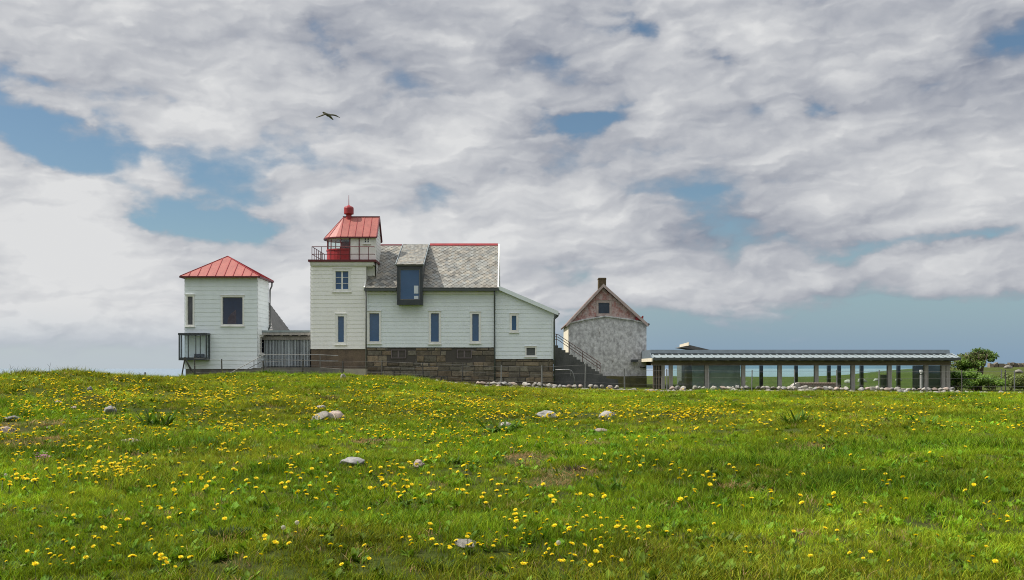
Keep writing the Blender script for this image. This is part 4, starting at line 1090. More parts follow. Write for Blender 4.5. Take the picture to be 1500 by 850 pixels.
bx_ = X(1349.3, 60); zg = gz(bx_, 60)
q = MB(); q.lathe((bx_, 60, zg - .05), [(0, 0), (.075, 0), (.075, Z(548, 60) - zg), (0, Z(548, 60) - zg)], 12); q.build("column", M['lampgrey'], bol, smooth=False)
q = MB(); q.lathe((bx_, 60, Z(548, 60)), [(0, 0), (.06, 0), (.06, .09), (.10, .10), (.10, .24), (0, .25)], 12); q.build("lamp_head", pmat("pale lamp head", (.55, .55, .53), rough=.4), bol)

# ================================================================== wire fence
FYl = [57.6]
def fy(u): return 57.9
fence = thing("wire_fence", (0, 57.9, gz(0, 57.9)), "long wire fence with thin dark posts between the meadow and the buildings", "fence")
fposts = [(285.8, 522.5), (325, 526), (386, 529), (443, 526.5), (502.5, 529), (559, 528), (620, 531), (677, 532.5), (734, 535), (794, 535.5), (857, 532), (915, 540), (977, 541), (1039, 541), (1101, 542), (1163.3, 541.5), (1226, 542), (1287, 542), (1409, 542), (1473, 542), (1530, 542), (1590, 542)]
tops = []
for i, (u, v) in enumerate(fposts):
    y = fy(u) + random.uniform(-.06, .06); xx = X(u, y); ln = random.uniform(-.04, .04); zt_ = Z(v, y); zb_ = gz(xx, y) - .2
    q = MB(); q.tube([(xx, y, zb_), (xx + ln, y, zt_)], [.045, .038] if u < 1000 else [.036, .032], 7)
    q.build("post", M['post'] if not (700 < u < 1300) else M['steel'], fence); tops.append((xx + ln, y, zt_, zb_ + .2))
q = MB()
for f in (.93, .62, .3):
    q.tube([(a, b_ - .045, d_ + (c_ - d_) * f) for a, b_, c_, d_ in tops], .006, 4)
q.build("wire", M['wire'], fence)
for u0, v0, u1, v1 in ((271, 523.5, 265, 553), (270, 523.5, 284, 549), (271, 525, 279, 543)):
    y = 57.8; q = MB(); q.tube([(X(u0, y), y, Z(v0, y)), (X(u1, y), y + .1, Z(v1, y))], .04, 6); q.build("brace", M['post'], fence)
for u, v, lab in ((212.5, 545.5, "short dark post poking over the grassy bank against the sky"), (246, 549.5, "tiny post stub on the skyline beside the tower house")):
    y = 59.0; q = MB(); xx = X(u, y); q.tube([(xx, y, gz(xx, y) - .2), (xx, y, Z(v, y))], .045, 7); tag(q.build("fence_post", M['post']), lab, "post")
farp = [(1467, 541, 66), (1486, 543, 63)]
for u, v, y in farp:
    q = MB(); xx = X(u, y); q.tube([(xx, y, gz(xx, y) - .2), (xx, y, Z(v, y))], .04, 7)
    tag(q.build("fence_post", M['steel']), "pale thin post among the shrubs past the wire fence" if y == 66 else "pale thin post close behind the wire fence at the meadow edge", "post")

# ================================================================== stones
def rock_mesh(seed, mat, sub=3, flat=.7, rough=.42):
    bm = bmesh.new(); bmesh.ops.create_icosphere(bm, subdivisions=sub, radius=.5)
    o_ = Vector((seed * 13.1, seed * 7.7, seed * 3.3)); pr_ = random.Random(seed)
    planes = [(Vector((pr_.gauss(0, 1), pr_.gauss(0, 1), pr_.gauss(0, 1))).normalized(), pr_.uniform(.30, .44)) for _ in range(9)]
    for v_ in bm.verts:
        d = v_.co.normalized()
        k = 1 + rough * mnoise.noise(d * 1.1 + o_) + rough * .5 * mnoise.noise(d * 2.6 + o_) + rough * .10 * mnoise.noise(d * 6 + o_)
        q_ = d * .5 * k
        for pn, pd in planes:
            e_ = q_.dot(pn) - pd
            if e_ > 0: q_ = q_ - pn * e_ * .88
        v_.co = q_
        v_.co.z *= flat
    me_ = bpy.data.meshes.new("stone"); bm.to_mesh(me_); bm.free()
    me_.polygons.foreach_set("use_smooth", [True] * len(me_.polygons))
    me_.materials.append(mat); return me_
tones = [('pale', 'rockpale'), ('grey', 'rockgrey'), ('pinkish', 'rockpink')]
rocks = {t_: [rock_mesh(i + 10 * j, M[m_]) for i in range(5)] for j, (t_, m_) in enumerate(tones)}
def where(u):
    if u < 690: return "under the slate roofed house", "along the long white house"
    if u < 735: return "under the house downpipe", ""
    if u < 815: return "under the lean-to wing", ""
    if u < 905: return "before the concrete stairs", ""
    if u < 957: return "before the plastered outhouse", ""
    if u < 1035: return "before the slatted bay", ""
    if u < 1155: return "before glass between slats and bench", ""
    if u < 1240: return "under the slatted bench", ""
    if u < 1335: return "before glass between bench and bollard", ""
    if u < 1395: return "near the bollard lamp", ""
    return "before the green shrubs", ""
WY = 56.9
nst = 0
stone_proto = {}
def put_stone(u, y, size, lift, row):
    global nst
    t_ = random.choices(['pale', 'grey', 'pinkish'], [.5, .28, .22])[0]
    me_ = random.choice(rocks[t_]); o = bpy.data.objects.new("stone", me_); COL.objects.link(o)
    xx = X(u, y); o.location = (xx, y, gz(xx, y) + lift)
    o.scale = (size * random.uniform(.9, 1.35), size * random.uniform(.8, 1.1), size * random.uniform(.75, 1.05))
    o.rotation_euler = (random.uniform(-.25, .25), random.uniform(-.3, .3), random.uniform(0, 6.28))
    wh_ = where(u)[0]
    tag(o, f"{t_} fieldstone {row} of the loose row {wh_}", "stone", "stones of the low loose row")
    nst += 1
u = 668.0
while u < 1500:
    dens = 1 if not (1448 < u < 1462 or 1425 < u < 1432) else .3
    if random.random() < dens * .95:
        s_ = random.choice((random.uniform(.24, .36), random.uniform(.34, .56))); put_stone(u, WY + random.uniform(-.15, .1), s_, s_ * .02, "in the bottom course")
    u += random.uniform(5, 7.6)
for (ua, ub) in ((700, 905), (985, 1245), (1262, 1400)):
    u = ua
    while u < ub:
        if random.random() < .86:
            s_ = random.uniform(.24, .44); put_stone(u, WY + .12 + random.uniform(-.08, .1), s_, .19 + random.uniform(0, .06), "in the top course")
        u += random.uniform(6, 9)
for u in (604, 612, 617, 640, 646, 652, 658, 663):
    put_stone(u, 57.2, random.uniform(.16, .32), .03, "in the sparse end")
# boulders in the meadow
bould = [(159, 607, 17, 13, 'grey', "round grey boulder on the grassy bank"),
         (471, 618, 32, 17, 'pale', "large pale boulder half of a pair in the meadow below the lighthouse"),
         (490, 618, 30, 19, 'pinkish', "large pinkish boulder resting against the pale one below the lighthouse"),
         (805, 614, 30, 15, 'grey', "broad grey boulder in the dandelion band below the stairs"),
         (889, 613, 25, 12, 'pale', "low pale boulder in the dandelion band below the outhouse"),
         (880, 636, 18, 9, 'pinkish', "small pinkish stone lying just below the low pale boulder"),
         (680, 805, 38, 18, 'pale', "flat pale stone sunk in the near grass"),
         (517, 685, 32, 12, 'grey', "flat dark grey stone with dandelions around it"),
         (613, 688, 17, 11, 'pinkish', "small beige stone among dandelions past the flat dark one"),
         (190, 653, 28, 7, 'pinkish', "flat pinkish slab showing through dandelions on the bank side"),
         (6, 636, 26, 11, 'pinkish', "low beige stone in the bare patch at the meadow's edge"),
         (13, 618, 22, 9, 'grey', "small grey stone above the bare patch at the meadow's edge"),
         (84, 593, 10, 5, 'pinkish', "small pinkish stone high on the grassy bank"),
         (131, 574, 8, 8, 'grey', "pointed little grey stone near the crest of the bank"),
         (108, 601, 7, 4, 'pinkish', "tiny pinkish stone beside the round grey boulder"),
         (501, 557, 9, 12, 'pale', "white stone at the foot of a fence post by the ramp"),
         (741, 627, 15, 7, 'pale', "small whitish stone under a leafy dock plant"),
         (470, 600, 12, 5, 'pale', "small pale stone above the large boulder pair")]
for i, (u, v, pw, phh, t_, lab) in enumerate(bould):
    p = on_ground(u, v); k_ = p.y / F
    o = bpy.data.objects.new("boulder", rock_mesh(50 + i, M[dict(tones)[t_]], 4, .8, .40)); COL.objects.link(o)
    o.scale = (pw * k_ * 1.15, pw * k_ * .95, phh * k_ * 1.25 / .8); o.location = (p.x, p.y + pw * k_ * .35, gz(p.x, p.y + pw * k_ * .35) + .055)
    o.rotation_euler = (.12 if i in (1, 2, 6) else 0, -.12 if i in (1, 2, 6) else 0, 2.1 if i == 6 else 0)
    if i == 6: o.scale.z *= .62; o.location.z -= .03
    tag(o, lab, "boulder" if pw > 20 else "stone")
LANDMARKS = [(on_ground(b_[0], b_[1]), b_[5]) for b_ in bould]

# ================================================================== dock plants, tussocks, flowers
def leaf_strip(mb, base, ang, length, width, rise, droop, col, segs=5, twist=0):
    d = Vector((math.cos(ang), math.sin(ang), 0)); s = Vector((-math.sin(ang), math.cos(ang), 0)); prev = None
    for k in range(segs + 1):
        t_ = k / segs
        p = Vector(base) + d * length * t_ * (1 - .25 * t_) + Vector((0, 0, rise * t_ - droop * t_ * t_))
        w_ = width * math.sin(math.pi * min(1, .12 + t_ * .88)) ** .8 * (1 if k < segs else .05)
        sv = (s * math.cos(twist) + Vector((0, 0, 1)) * math.sin(twist)) * w_ / 2
        cur = (p - sv, p + Vector((0, 0, -w_ * .12)), p + sv)
        if prev:
            mb.face([prev[0], prev[1], cur[1], cur[0]], col); mb.face([prev[1], prev[2], cur[2], cur[1]], col)
        prev = cur
docks = [(228, 626, 46, "large dark dock plant on the slope below the tower house"), (735, 632, 52, "dock plant spreading around a small whitish stone"),
         (893, 724, 42, "dark leafy dock plant in the open middle of the meadow"), (1165, 622, 34, "upright dock plant in the meadow below the bench"),
         (1352, 625, 42, "dock plant with dandelions below the bollard lamp"), (1235, 655, 42, "flat sprawling dock plant below the pavilion middle"),
         (1395, 660, 44, "low wide dock plant near the meadow's far side"), (335, 588, 24, "small dock plant below the ramp"),
         (85, 640, 26, "broadleaf clump with pale leaves by the dandelion clock"), (690, 680, 24, "dark low broadleaf clump beside the bare brown patch"),
         (1060, 795, 50, "loose broadleaf clump low in the near grass"), (20, 835, 60, "broadleaf clump with bluish leaves in the near corner grass")]
for i, (u, v, pw, lab) in enumerate(docks):
    p = on_ground(u, v); sz = pw * p.y / F
    rr = random.Random(i + 90); q = MB(); n_ = 80 if pw > 30 else 50
    up_ = 1.0 if i in (0, 2, 3, 8) else .6
    for k in range(n_):
        g_ = rr.uniform(.55, 1.5); c = (.075 * g_, .150 * g_, .018 * g_)
        if rr.random() < .15: c = (.12 * g_, .15 * g_, .04 * g_)
        L_ = sz * rr.uniform(.25, .62); a_ = rr.uniform(0, 6.28); r0 = sz * .42 * math.sqrt(rr.random())
        bx_, by_ = p.x + r0 * math.cos(a_), p.y + r0 * .7 * math.sin(a_)
        leaf_strip(q, (bx_, by_, gz(bx_, by_) - .01), a_ + rr.uniform(-2.2, 2.2), L_, L_ * rr.uniform(.12, .22), L_ * up_ * rr.uniform(.5, 1.7), L_ * rr.uniform(.1, 1.0), c, twist=rr.uniform(-.9, .9))
    o = q.build("dock_plant", M['dock'], smooth=True, recalc=False); tag(o, lab, "plant")
    LANDMARKS.append((p, lab))
def tussock(u, v, pw, col, n_, lab, hk=.8, spread=.5):
    p = on_ground(u, v); sz = pw * p.y / F; rr = random.Random(int(u)); q = MB()
    for k in range(n_):
        a_ = rr.uniform(0, 6.28); r0 = sz * .3 * math.sqrt(rr.random()); L_ = sz * spread * rr.uniform(.6, 1.2); g_ = rr.uniform(.6, 1.4)
        bx0_ = p.x + r0 * math.cos(a_) * 1.4; by0_ = p.y + r0 * math.sin(a_)
        leaf_strip(q, (bx0_, by0_, gz(bx0_, by0_) - .01), a_ + rr.uniform(-.6, .6), L_ * .7, .008 + sz * .012, L_ * hk, L_ * .35, tuple(c * g_ for c in col), 3, rr.uniform(-1, 1))
    o = q.build("grass_tussock", M['dock'], recalc=False); tag(o, lab, "tussock")
tussock(480, 588, 34, (.12, .10, .05), 130, "brownish rough tussock above the large boulder pair", 1.0, .42)
tussock(1292, 617, 26, (.11, .10, .05), 70, "dry brownish tussock on the meadow below the pavilion", .9, .4)
tussock(842, 690, 32, (.10, .08, .055), 90, "purplish dry tussock beside the second bare patch", 1.0, .42)
tussock(640, 838, 60, (.05, .085, .022), 150, "dark green tussock in the near grass below the flat pale stone", .9, .4)
tussock(330, 790, 70, (.045, .075, .02), 170, "dark green tussock in the near grass with a few dandelions behind", .9, .4)
tussock(95, 556, 34, (.05, .075, .02), 120, "dark tussock on the crest of the grassy bank", .9, .4)
tussock(135, 548, 30, (.055, .08, .02), 120, "second dark tussock on the crest nearer the sky gap", .9, .4)
tussock(360, 660, 30, (.10, .095, .05), 80, "pale dry tussock in the middle grass below the ramp", .9, .4)
# thin dead stalks on the bank crest
for (u, v0, v1, du) in ((17, 548, 534, -2), (24, 551, 536, 2), (72, 545, 531, 2)):
    p = on_ground(u, v0 + 4); q = MB(); h_ = (v0 + 4 - v1) * p.y / F; g0 = gz(p.x, p.y)
    q.tube([(p.x, p.y, g0 - .02), (p.x + du * .01, p.y, g0 + h_ * .6), (p.x + du * .03, p.y, g0 + h_)], [.006, .005, .003], 5)
    q.tube([(p.x + du * .01, p.y, g0 + h_ * .6), (p.x - du * .03, p.y, g0 + h_ * .85)], [.004, .003], 5)
    o = q.build("dead_stalk", M['post']); tag(o, {17: "thin dry stalk forking on the bank crest at its outer end", 24: "thin dry stalk beside the forking one on the bank crest", 72: "lone dry stalk on the bank crest next to a dark tussock"}[u], "stalk")

# dandelions --------------------------------------------------------
def dandelion_head(seed, r=.021, open_=.5):
    rr = random.Random(seed); q = MB()
    for layer, (n_, rad, z0, z1, wdt) in enumerate(((18, r, .0, .002 + .005 * open_, .0085), (16, r * .78, .002, .009 + .004 * open_, .008), (12, r * .5, .004, .015, .007))):
        for k in range(n_):
            a_ = (k + rr.uniform(-.3, .3)) * 2 * math.pi / n_; d = Vector((math.cos(a_), math.sin(a_), 0)); s = Vector((-d.y, d.x, 0)); l = rad * rr.uniform(.85, 1.12)
            g_ = rr.uniform(.85, 1.1); c = (.86 * g_, (.70 if layer < 2 else .64) * g_, .010)
            q.face([Vector((0, 0, z0)), d * l * .7 - s * wdt / 2 + Vector((0, 0, z1 * .8)), d * l + Vector((0, 0, z1)), d * l * .7 + s * wdt / 2 + Vector((0, 0, z1 * .8))], c)
    q.lathe((0, 0, -.012), [(.004, 0), (.009, .004), (.008, .013)], 7, (.10, .16, .03))
    return q
def mesh_from(q, name, mat):
    o = q.build(name, mat, recalc=False); me_ = o.data; bpy.data.objects.remove(o); return me_
head_meshes = [mesh_from(dandelion_head(i, .0225 + .003 * (i % 3), (.3, .6, .9, 1.2)[i % 4]), "flower_head", M['petal']) for i in range(4)]
def stem_mesh(h):
    q = MB(); q.tube([(0, 0, -.03), (.004, 0, h * .5), (0, 0, h - .008)], .0028, 5, (.13, .17, .045)); return mesh_from(q, "stem", M['petal'])
stem_meshes = [stem_mesh(h) for h in (.08, .10, .12, .14)]
stem_h = (.08, .10, .12, .14)
zones = [((0, 255, 556, 600), 150, 34), ((0, 350, 575, 645), 330, 70), ((0, 350, 640, 720), 220, 44), ((0, 350, 710, 850), 105, 40), ((250, 700, 556, 600), 230, 60), ((350, 700, 590, 650), 250, 60),
         ((350, 760, 650, 740), 150, 42), ((350, 900, 735, 850), 105, 40), ((690, 1060, 595, 622), 300, 50), ((700, 1000, 622, 700), 70, 26), ((760, 1000, 690, 850), 70, 26), ((1000, 1500, 596, 640), 170, 50),
         ((1000, 1500, 640, 760), 55, 30), ((1000, 1500, 740, 850), 34, 24), ((560, 1500, 572, 600), 150, 40)]
fl_uv = []
for (u0, u1, v0, v1), n_, ncl in zones:
    n_ = int(n_ * (1.9 if v1 <= 650 else 1.25))
    cl = [(RNG.uniform(u0, u1), RNG.uniform(v0, v1)) for _ in range(ncl)]
    for k in range(n_):
        if RNG.random() < .80:
            c_ = cl[min(int(ncl * RNG.random() ** 1.6), ncl - 1)]; sp_ = 9 + (c_[1] - 550) * .05
            fl_uv.append((c_[0] + RNG.normal() * sp_ * 1.35, c_[1] + RNG.normal() * sp_ * .36))
        else: fl_uv.append((RNG.uniform(u0, u1), RNG.uniform(v0, v1)))
fl_uv = np.array(fl_uv); yy = hit_ground(fl_uv[:, 0], fl_uv[:, 1])
ok = ~np.isnan(yy) & (yy < 57) & (yy > 6.6) & (fl_uv[:, 0] > -25) & (fl_uv[:, 0] < 1525)
fx = (fl_uv[ok, 0] - 750) * yy[ok] / F; fyv = yy[ok]; order = np.argsort(fyv); fx, fyv = fx[order], fyv[order]
fz = ground_z(fx, fyv)
NIND = 300
protos = {}
def short(lab): return lab
for i in range(min(NIND, len(fx))):
    p = Vector((fx[i], fyv[i], fz[i])); hi = i % 4; si = RNG.integers(0, 4)
    best = min(LANDMARKS, key=lambda t_: (t_[0].xy - p.xy).length); dist = (best[0].xy - p.xy).length
    uu = 750 + p.x * F / p.y
    if dist < 1.3: lab = "yellow dandelion growing close to the " + best[1]
    elif p.y < 11.0: lab = "open yellow dandelion in the nearest grass, away from any stone"
    else: lab = "open yellow dandelion in the middle grass, away from any stone"
    lab = " ".join(lab.split()[:16])
    key = (hi, int(si))
    if key not in protos:
        r_o = bpy.data.objects.new("dandelion", None); COL.objects.link(r_o); r_o.empty_display_size = .02
        tag(r_o, lab, "dandelion", "yellow dandelions in the near meadow")
        a = bpy.data.objects.new("stem", stem_meshes[si]); COL.objects.link(a); a.parent = r_o
        b_ = bpy.data.objects.new("flower_head", head_meshes[hi]); COL.objects.link(b_); b_.parent = r_o; b_.location = (0, 0, stem_h[si])
        b_.rotation_euler = (random.uniform(-.6, .5), random.uniform(-.5, .5), 0)
        r_o.location = p; protos[key] = r_o; o = r_o
    else:
        o = dup(protos[key], p, RNG.uniform(0, 6.28), label=lab)
    s_ = float(RNG.uniform(.58, 1.0)); o.scale = (s_, s_, s_)

# ------------------------------------------------------------------ scatter by geometry nodes (only for what nobody could count)
def scatter(name, pos, rot, scl, tint, idx, srcs, label, cat):
    sc_ = bpy.data.collections.new(name + " sources")
    for s in srcs: sc_.objects.link(s)
    me_ = bpy.data.meshes.new(name); n_ = len(pos)
    me_.vertices.add(n_); me_.vertices.foreach_set("co", np.asarray(pos, np.float32).ravel())
    me_.attributes.new("rot", 'FLOAT_VECTOR', 'POINT').data.foreach_set("vector", np.asarray(rot, np.float32).ravel())
    me_.attributes.new("scl", 'FLOAT_VECTOR', 'POINT').data.foreach_set("vector", np.asarray(scl, np.float32).ravel())
    tt = np.ones((n_, 4), np.float32); tt[:, :3] = tint
    me_.attributes.new("tint", 'FLOAT_COLOR', 'POINT').data.foreach_set("color", tt.ravel())
    me_.attributes.new("idx", 'INT', 'POINT').data.foreach_set("value", np.asarray(idx, np.int32))
    o = bpy.data.objects.new(name, me_); COL.objects.link(o)
    ng = bpy.data.node_groups.new(name + " scatter", 'GeometryNodeTree')
    ng.interface.new_socket("Geometry", in_out='INPUT', socket_type='NodeSocketGeometry'); ng.interface.new_socket("Geometry", in_out='OUTPUT', socket_type='NodeSocketGeometry')
    gi = ng.nodes.new("NodeGroupInput"); go = ng.nodes.new("NodeGroupOutput")
    ip = ng.nodes.new("GeometryNodeInstanceOnPoints"); ci = ng.nodes.new("GeometryNodeCollectionInfo")
    ci.inputs["Collection"].default_value = sc_; ci.inputs["Separate Children"].default_value = True; ci.inputs["Reset Children"].default_value = True
    def na(nm, dt):
        a = ng.nodes.new("GeometryNodeInputNamedAttribute"); a.data_type = dt; a.inputs["Name"].default_value = nm; return a.outputs["Attribute"]
    L_ = ng.links.new
    L_(gi.outputs[0], ip.inputs["Points"]); L_(ci.outputs[0], ip.inputs["Instance"]); ip.inputs["Pick Instance"].default_value = True
    L_(na("idx", 'INT'), ip.inputs["Instance Index"]); L_(na("rot", 'FLOAT_VECTOR'), ip.inputs["Rotation"]); L_(na("scl", 'FLOAT_VECTOR'), ip.inputs["Scale"])
    L_(ip.outputs[0], go.inputs[0])
    md = o.modifiers.new("scatter", 'NODES'); md.node_group = ng
    tag(o, label, cat, kind="stuff"); return o
def src(q, name, mat):
    me_ = mesh_from(q, name, mat); return bpy.data.objects.new(name, me_)
def blade(q, x, y, ang, h, bend, w_, col, segs=3):
    d = Vector((math.cos(ang), math.sin(ang), 0)); a2 = ang + random.uniform(.6, 2.5); s = Vector((math.cos(a2), math.sin(a2), 0)); prev = None
    for k in range(segs + 1):
        t_ = k / segs; p = Vector((x, y, -.015)) + d * bend * t_ * t_ + Vector((0, 0, (h + .015) * (t_ - .18 * t_ * t_)))
        if k == segs: cur = (p,)
        else:
            ww = w_ * (1 - t_ * .55) / 2; cur = (p - s * ww, p + s * ww)
        if prev:
            q.face([prev[0], prev[1], cur[0]] if len(cur) == 1 else [prev[0], prev[1], cur[1], cur[0]], col)
        prev = cur
def tuft(seed, n_, rad, hmin, hmax, w_, kind='green'):
    random.seed(seed); q = MB()
    for k in range(n_):
        r0 = rad * math.sqrt(random.random()); a_ = random.uniform(0, 6.28)
        h = random.uniform(hmin, hmax); g_ = random.uniform(.45, 1.6)
        c = (g_ * random.uniform(.8, 1.25), g_, g_ * random.uniform(.7, 1.2))
        if kind == 'green' and random.random() < .10: c = (1.6 * g_, 1.2 * g_, 1.6 * g_)
        blade(q, r0 * math.cos(a_), r0 * math.sin(a_), random.uniform(0, 6.28), h, h * random.uniform(.2, 1.1), w_ * random.uniform(.7, 1.3), c)
    return q
def rosette(seed, n_, rad, kind=0):
    random.seed(seed); q = MB()
    for k in range(n_):
        g_ = random.uniform(.6, 1.35); c = (g_ * .95, g_ * 1.0, g_ * 1.0); L_ = rad * random.uniform(.6, 1.1); r0 = rad * .5 * random.random(); a_ = random.uniform(0, 6.28)
        leaf_strip(q, (r0 * math.cos(a_), r0 * math.sin(a_), 0), random.uniform(0, 6.28), L_, L_ * random.uniform(.22, .42), L_ * random.uniform(.4, 1.3), L_ * random.uniform(.1, .5), c, 3, random.uniform(-.6, .6))
    return q
srcs = [src(tuft(100, 46, .13, .04, .10, .0065), "grass_tuft", M['grass']), src(tuft(101, 46, .13, .05, .12, .006), "grass_tuft", M['grass']),
        src(tuft(102, 36, .12, .06, .16, .006), "grass_tuft", M['grass']), src(tuft(103, 50, .14, .03, .08, .007), "grass_tuft", M['grass']),
        src(tuft(104, 26, .10, .09, .20, .006), "grass_tuft", M['grass']),
        src(rosette(105, 13, .115), "leaf_rosette", M['broad']), src(rosette(106, 20, .085), "leaf_rosette", M['broad']),
        src(tuft(107, 30, .13, .03, .10, .005, 'dry'), "straw_tuft", M['grass'])]
# names sort: grass_tuft(.00x) 0-4, leaf_rosette 5-6, straw_tuft 7
bare = [(on_ground(u, v), ru, rv) for u, v, ru, rv in ((778, 672, .55, .8), (830, 697, .42, .6), (800, 708, .3, .4), (20, 624, .95, 1.3), (140, 618, .35, .5), (400, 676, .45, .7), (1180, 660, .5, .7), (1080, 716, .25, .3), (1185, 790, .22, .25), (640, 713, .2, .3), (860, 652, .5, .7), (45, 648, .6, .8), (545, 650, .5, .7))]
def bareness(x, y):
    b_ = np.zeros_like(x)
    for p, ru, rv in bare:
        n_ = .5 * vnoise(x, y, .35, 77)
        b_ = np.maximum(b_, np.clip(1.3 + n_ * 1.5 - np.sqrt(((x - p.x) / ru) ** 2 + ((y - p.y) / rv) ** 2), 0, 1))
    return b_
bands = [(5.8, 10, 105, .9), (10, 15, 78, 1.0), (15, 22, 50, 1.15), (22, 32, 30, 1.35), (32, 44, 17, 1.7), (44, 57.4, 13, 1.8)]
P_all, R_all, S_all, T_all, I_all = [], [], [], [], []
for y0, y1, dn_, sc in bands:
    hw0 = lambda y: .535 * y + 2.5
    n_ = int(dn_ * (hw0(y0) + hw0(y1)) * (y1 - y0))
    y = y0 + (y1 - y0) * RNG.random(n_); x = (RNG.random(n_) * 2 - 1) * hw0(y1)
    k = np.abs(x) < hw0(y); x, y = x[k], y[k]
    lush = vnoise(x, y, 2.6, 11) + .7 * vnoise(x, y, .9, 12)           # taller dark clumps
    tone = 1.3 * vnoise(x, y, 6, 21) + 1.0 * vnoise(x, y, 1.6, 22) + .5 * vnoise(x, y, .5, 23)
    bz = bareness(x, y)
    keep = RNG.random(len(x)) > bz * .35
    x, y, lush, tone, bz = x[keep], y[keep], lush[keep], tone[keep], bz[keep]
    n_ = len(x)
    idx = RNG.integers(0, 4, n_)
    idx[(lush > .22) & (RNG.random(n_) < .65)] = 4
    rs = RNG.random(n_); idx[rs < .11] = 5; idx[(rs > .11) & (rs < .22)] = 6; idx[rs > .945] = 7
    idx[(bz > .3) & (RNG.random(n_) < .85)] = 7
    near_lane = (y > 56.2)
    base = np.array([.158, .240, .012]); alt = np.array([.062, .140, .009]); dry = np.array([.215, .218, .020])
    a = np.clip(tone * 1.4 + .5, 0, 1)[:, None]
    tnt = base * (1 - np.clip(lush * 1.6, 0, 1)[:, None]) + alt * np.clip(lush * 1.6, 0, 1)[:, None]
    tnt = tnt * (1 - .55 * a) + dry * .55 * a
    far = sstep(y, 14, 40)[:, None]; tnt = tnt * (1 + far * np.array([.20, .14, .0]))
    patch = 1 + .55 * vnoise(x, y, 3.4, 51) + .45 * vnoise(x, y, 1.1, 52); tnt = tnt * patch[:, None] * (1 + .22 * RNG.normal(size=(n_, 1)).clip(-2, 2))  # patch puts sunlit and dimmer areas into the grass tint
    straw = (idx == 7); tnt[straw] = np.array([.30, .21, .11]) * (.7 + .6 * RNG.random((straw.sum(), 1)))
    broad = (idx == 5) | (idx == 6); tnt[broad] = tnt[broad] * np.array([.74, .92, 1.1])
    s = sc * RNG.uniform(.75, 1.25, n_) * (1 + .5 * np.clip(lush, -.5, .6))
    s = s * np.where(straw & (bz > .3), 1.25, 1.0); hs = s * np.where(straw & (bz > .3), .55, 1.0)
    if sc > 1: hs = hs * (1.0 / sc) ** .55
    P_all.append(np.stack([x, y, ground_z(x, y)], -1)); I_all.append(idx); T_all.append(tnt)
    R_all.append(np.stack([RNG.normal(size=n_) * .12, RNG.normal(size=n_) * .12, RNG.uniform(0, 6.28, n_)], -1)); S_all.append(np.stack([s, s, hs], -1))
cat_ = np.concatenate
scatter("grass", cat_(P_all), cat_(R_all), cat_(S_all), np.clip(cat_(T_all), .004, 1), cat_(I_all), srcs, "short uneven meadow grass with broad leaves and straw across the field", "grass")

# far dandelions beyond the 300 nearest: one mass
if len(fx) > NIND:
    hq = []
    for i in range(3):
        q = dandelion_head(20 + i, .027, .7 + .3 * i); q.tube([(0, 0, -.12), (0, 0, -.008)], .004, 4, (.13, .17, .045)); hq.append(src(q, "far_dandelion", M['petal']))
    n_ = len(fx) - NIND; x, y = fx[NIND:], fyv[NIND:]
    sz = RNG.uniform(.9, 1.35, n_) * (1 + .6 * sstep(y, 18, 45))
    scatter("dandelion_carpet", np.stack([x, y, ground_z(x, y) + RNG.uniform(.10, .17, n_)], -1), np.stack([RNG.normal(size=n_) * .3 + .15, RNG.normal(size=n_) * .3, RNG.uniform(0, 6.28, n_)], -1),
            np.stack([sz] * 3, -1), np.ones((n_, 3)), RNG.integers(0, 3, n_), hq, "countless distant yellow dandelions dotting the meadow up to the stone row", "dandelions")

random.seed(77)
# dandelion clocks
def clock_mesh():
    q = MB(); rr = random.Random(5)
    for k in range(110):
        zc = 1 - 2 * (k + .5) / 110; a_ = k * 2.39996; r0 = math.sqrt(1 - zc * zc); d = Vector((r0 * math.cos(a_), r0 * math.sin(a_), zc)); s = d.orthogonal().normalized(); t2 = d.cross(s)
        c = d * .021; w_ = .0042; q.face([c - s * w_, c - t2 * w_, c + s * w_, c + t2 * w_], (.50, .49, .45)); q.face([d * .004 - s * .0006, d * .004 + s * .0006, d * .021], (.5, .48, .42))
    q.lathe((0, 0, 0), [(0, -.005), (.005, 0), (0, .005)], 6, (.25, .22, .12)); return mesh_from(q, "seed_head", M['clock'])
ckm = clock_mesh()
for u, v, lab in ((8, 712, "white dandelion clock standing among yellow dandelions near the pink flower"), (69, 636, "white dandelion clock beside the pale broadleaf clump"), (415, 800, "white dandelion clock in the near grass"), (435, 792, "small white dandelion clock just behind another in the near grass"),
                  (872, 655, "first of two white dandelion clocks side by side"), (879, 654, "second of two white dandelion clocks side by side"), (818, 822, "small white dandelion clock low in the near grass beyond the flat stone")):
    p = on_ground(u, v); r_o = thing("dandelion_clock", p, lab, "dandelion clock", "white dandelion clocks")
    a = bpy.data.objects.new("stem", stem_meshes[2]); COL.objects.link(a); a.parent = r_o
    b_ = bpy.data.objects.new("seed_head", ckm); COL.objects.link(b_); b_.parent = r_o; b_.location = (0, 0, .135); b_.scale = (.85,) * 3
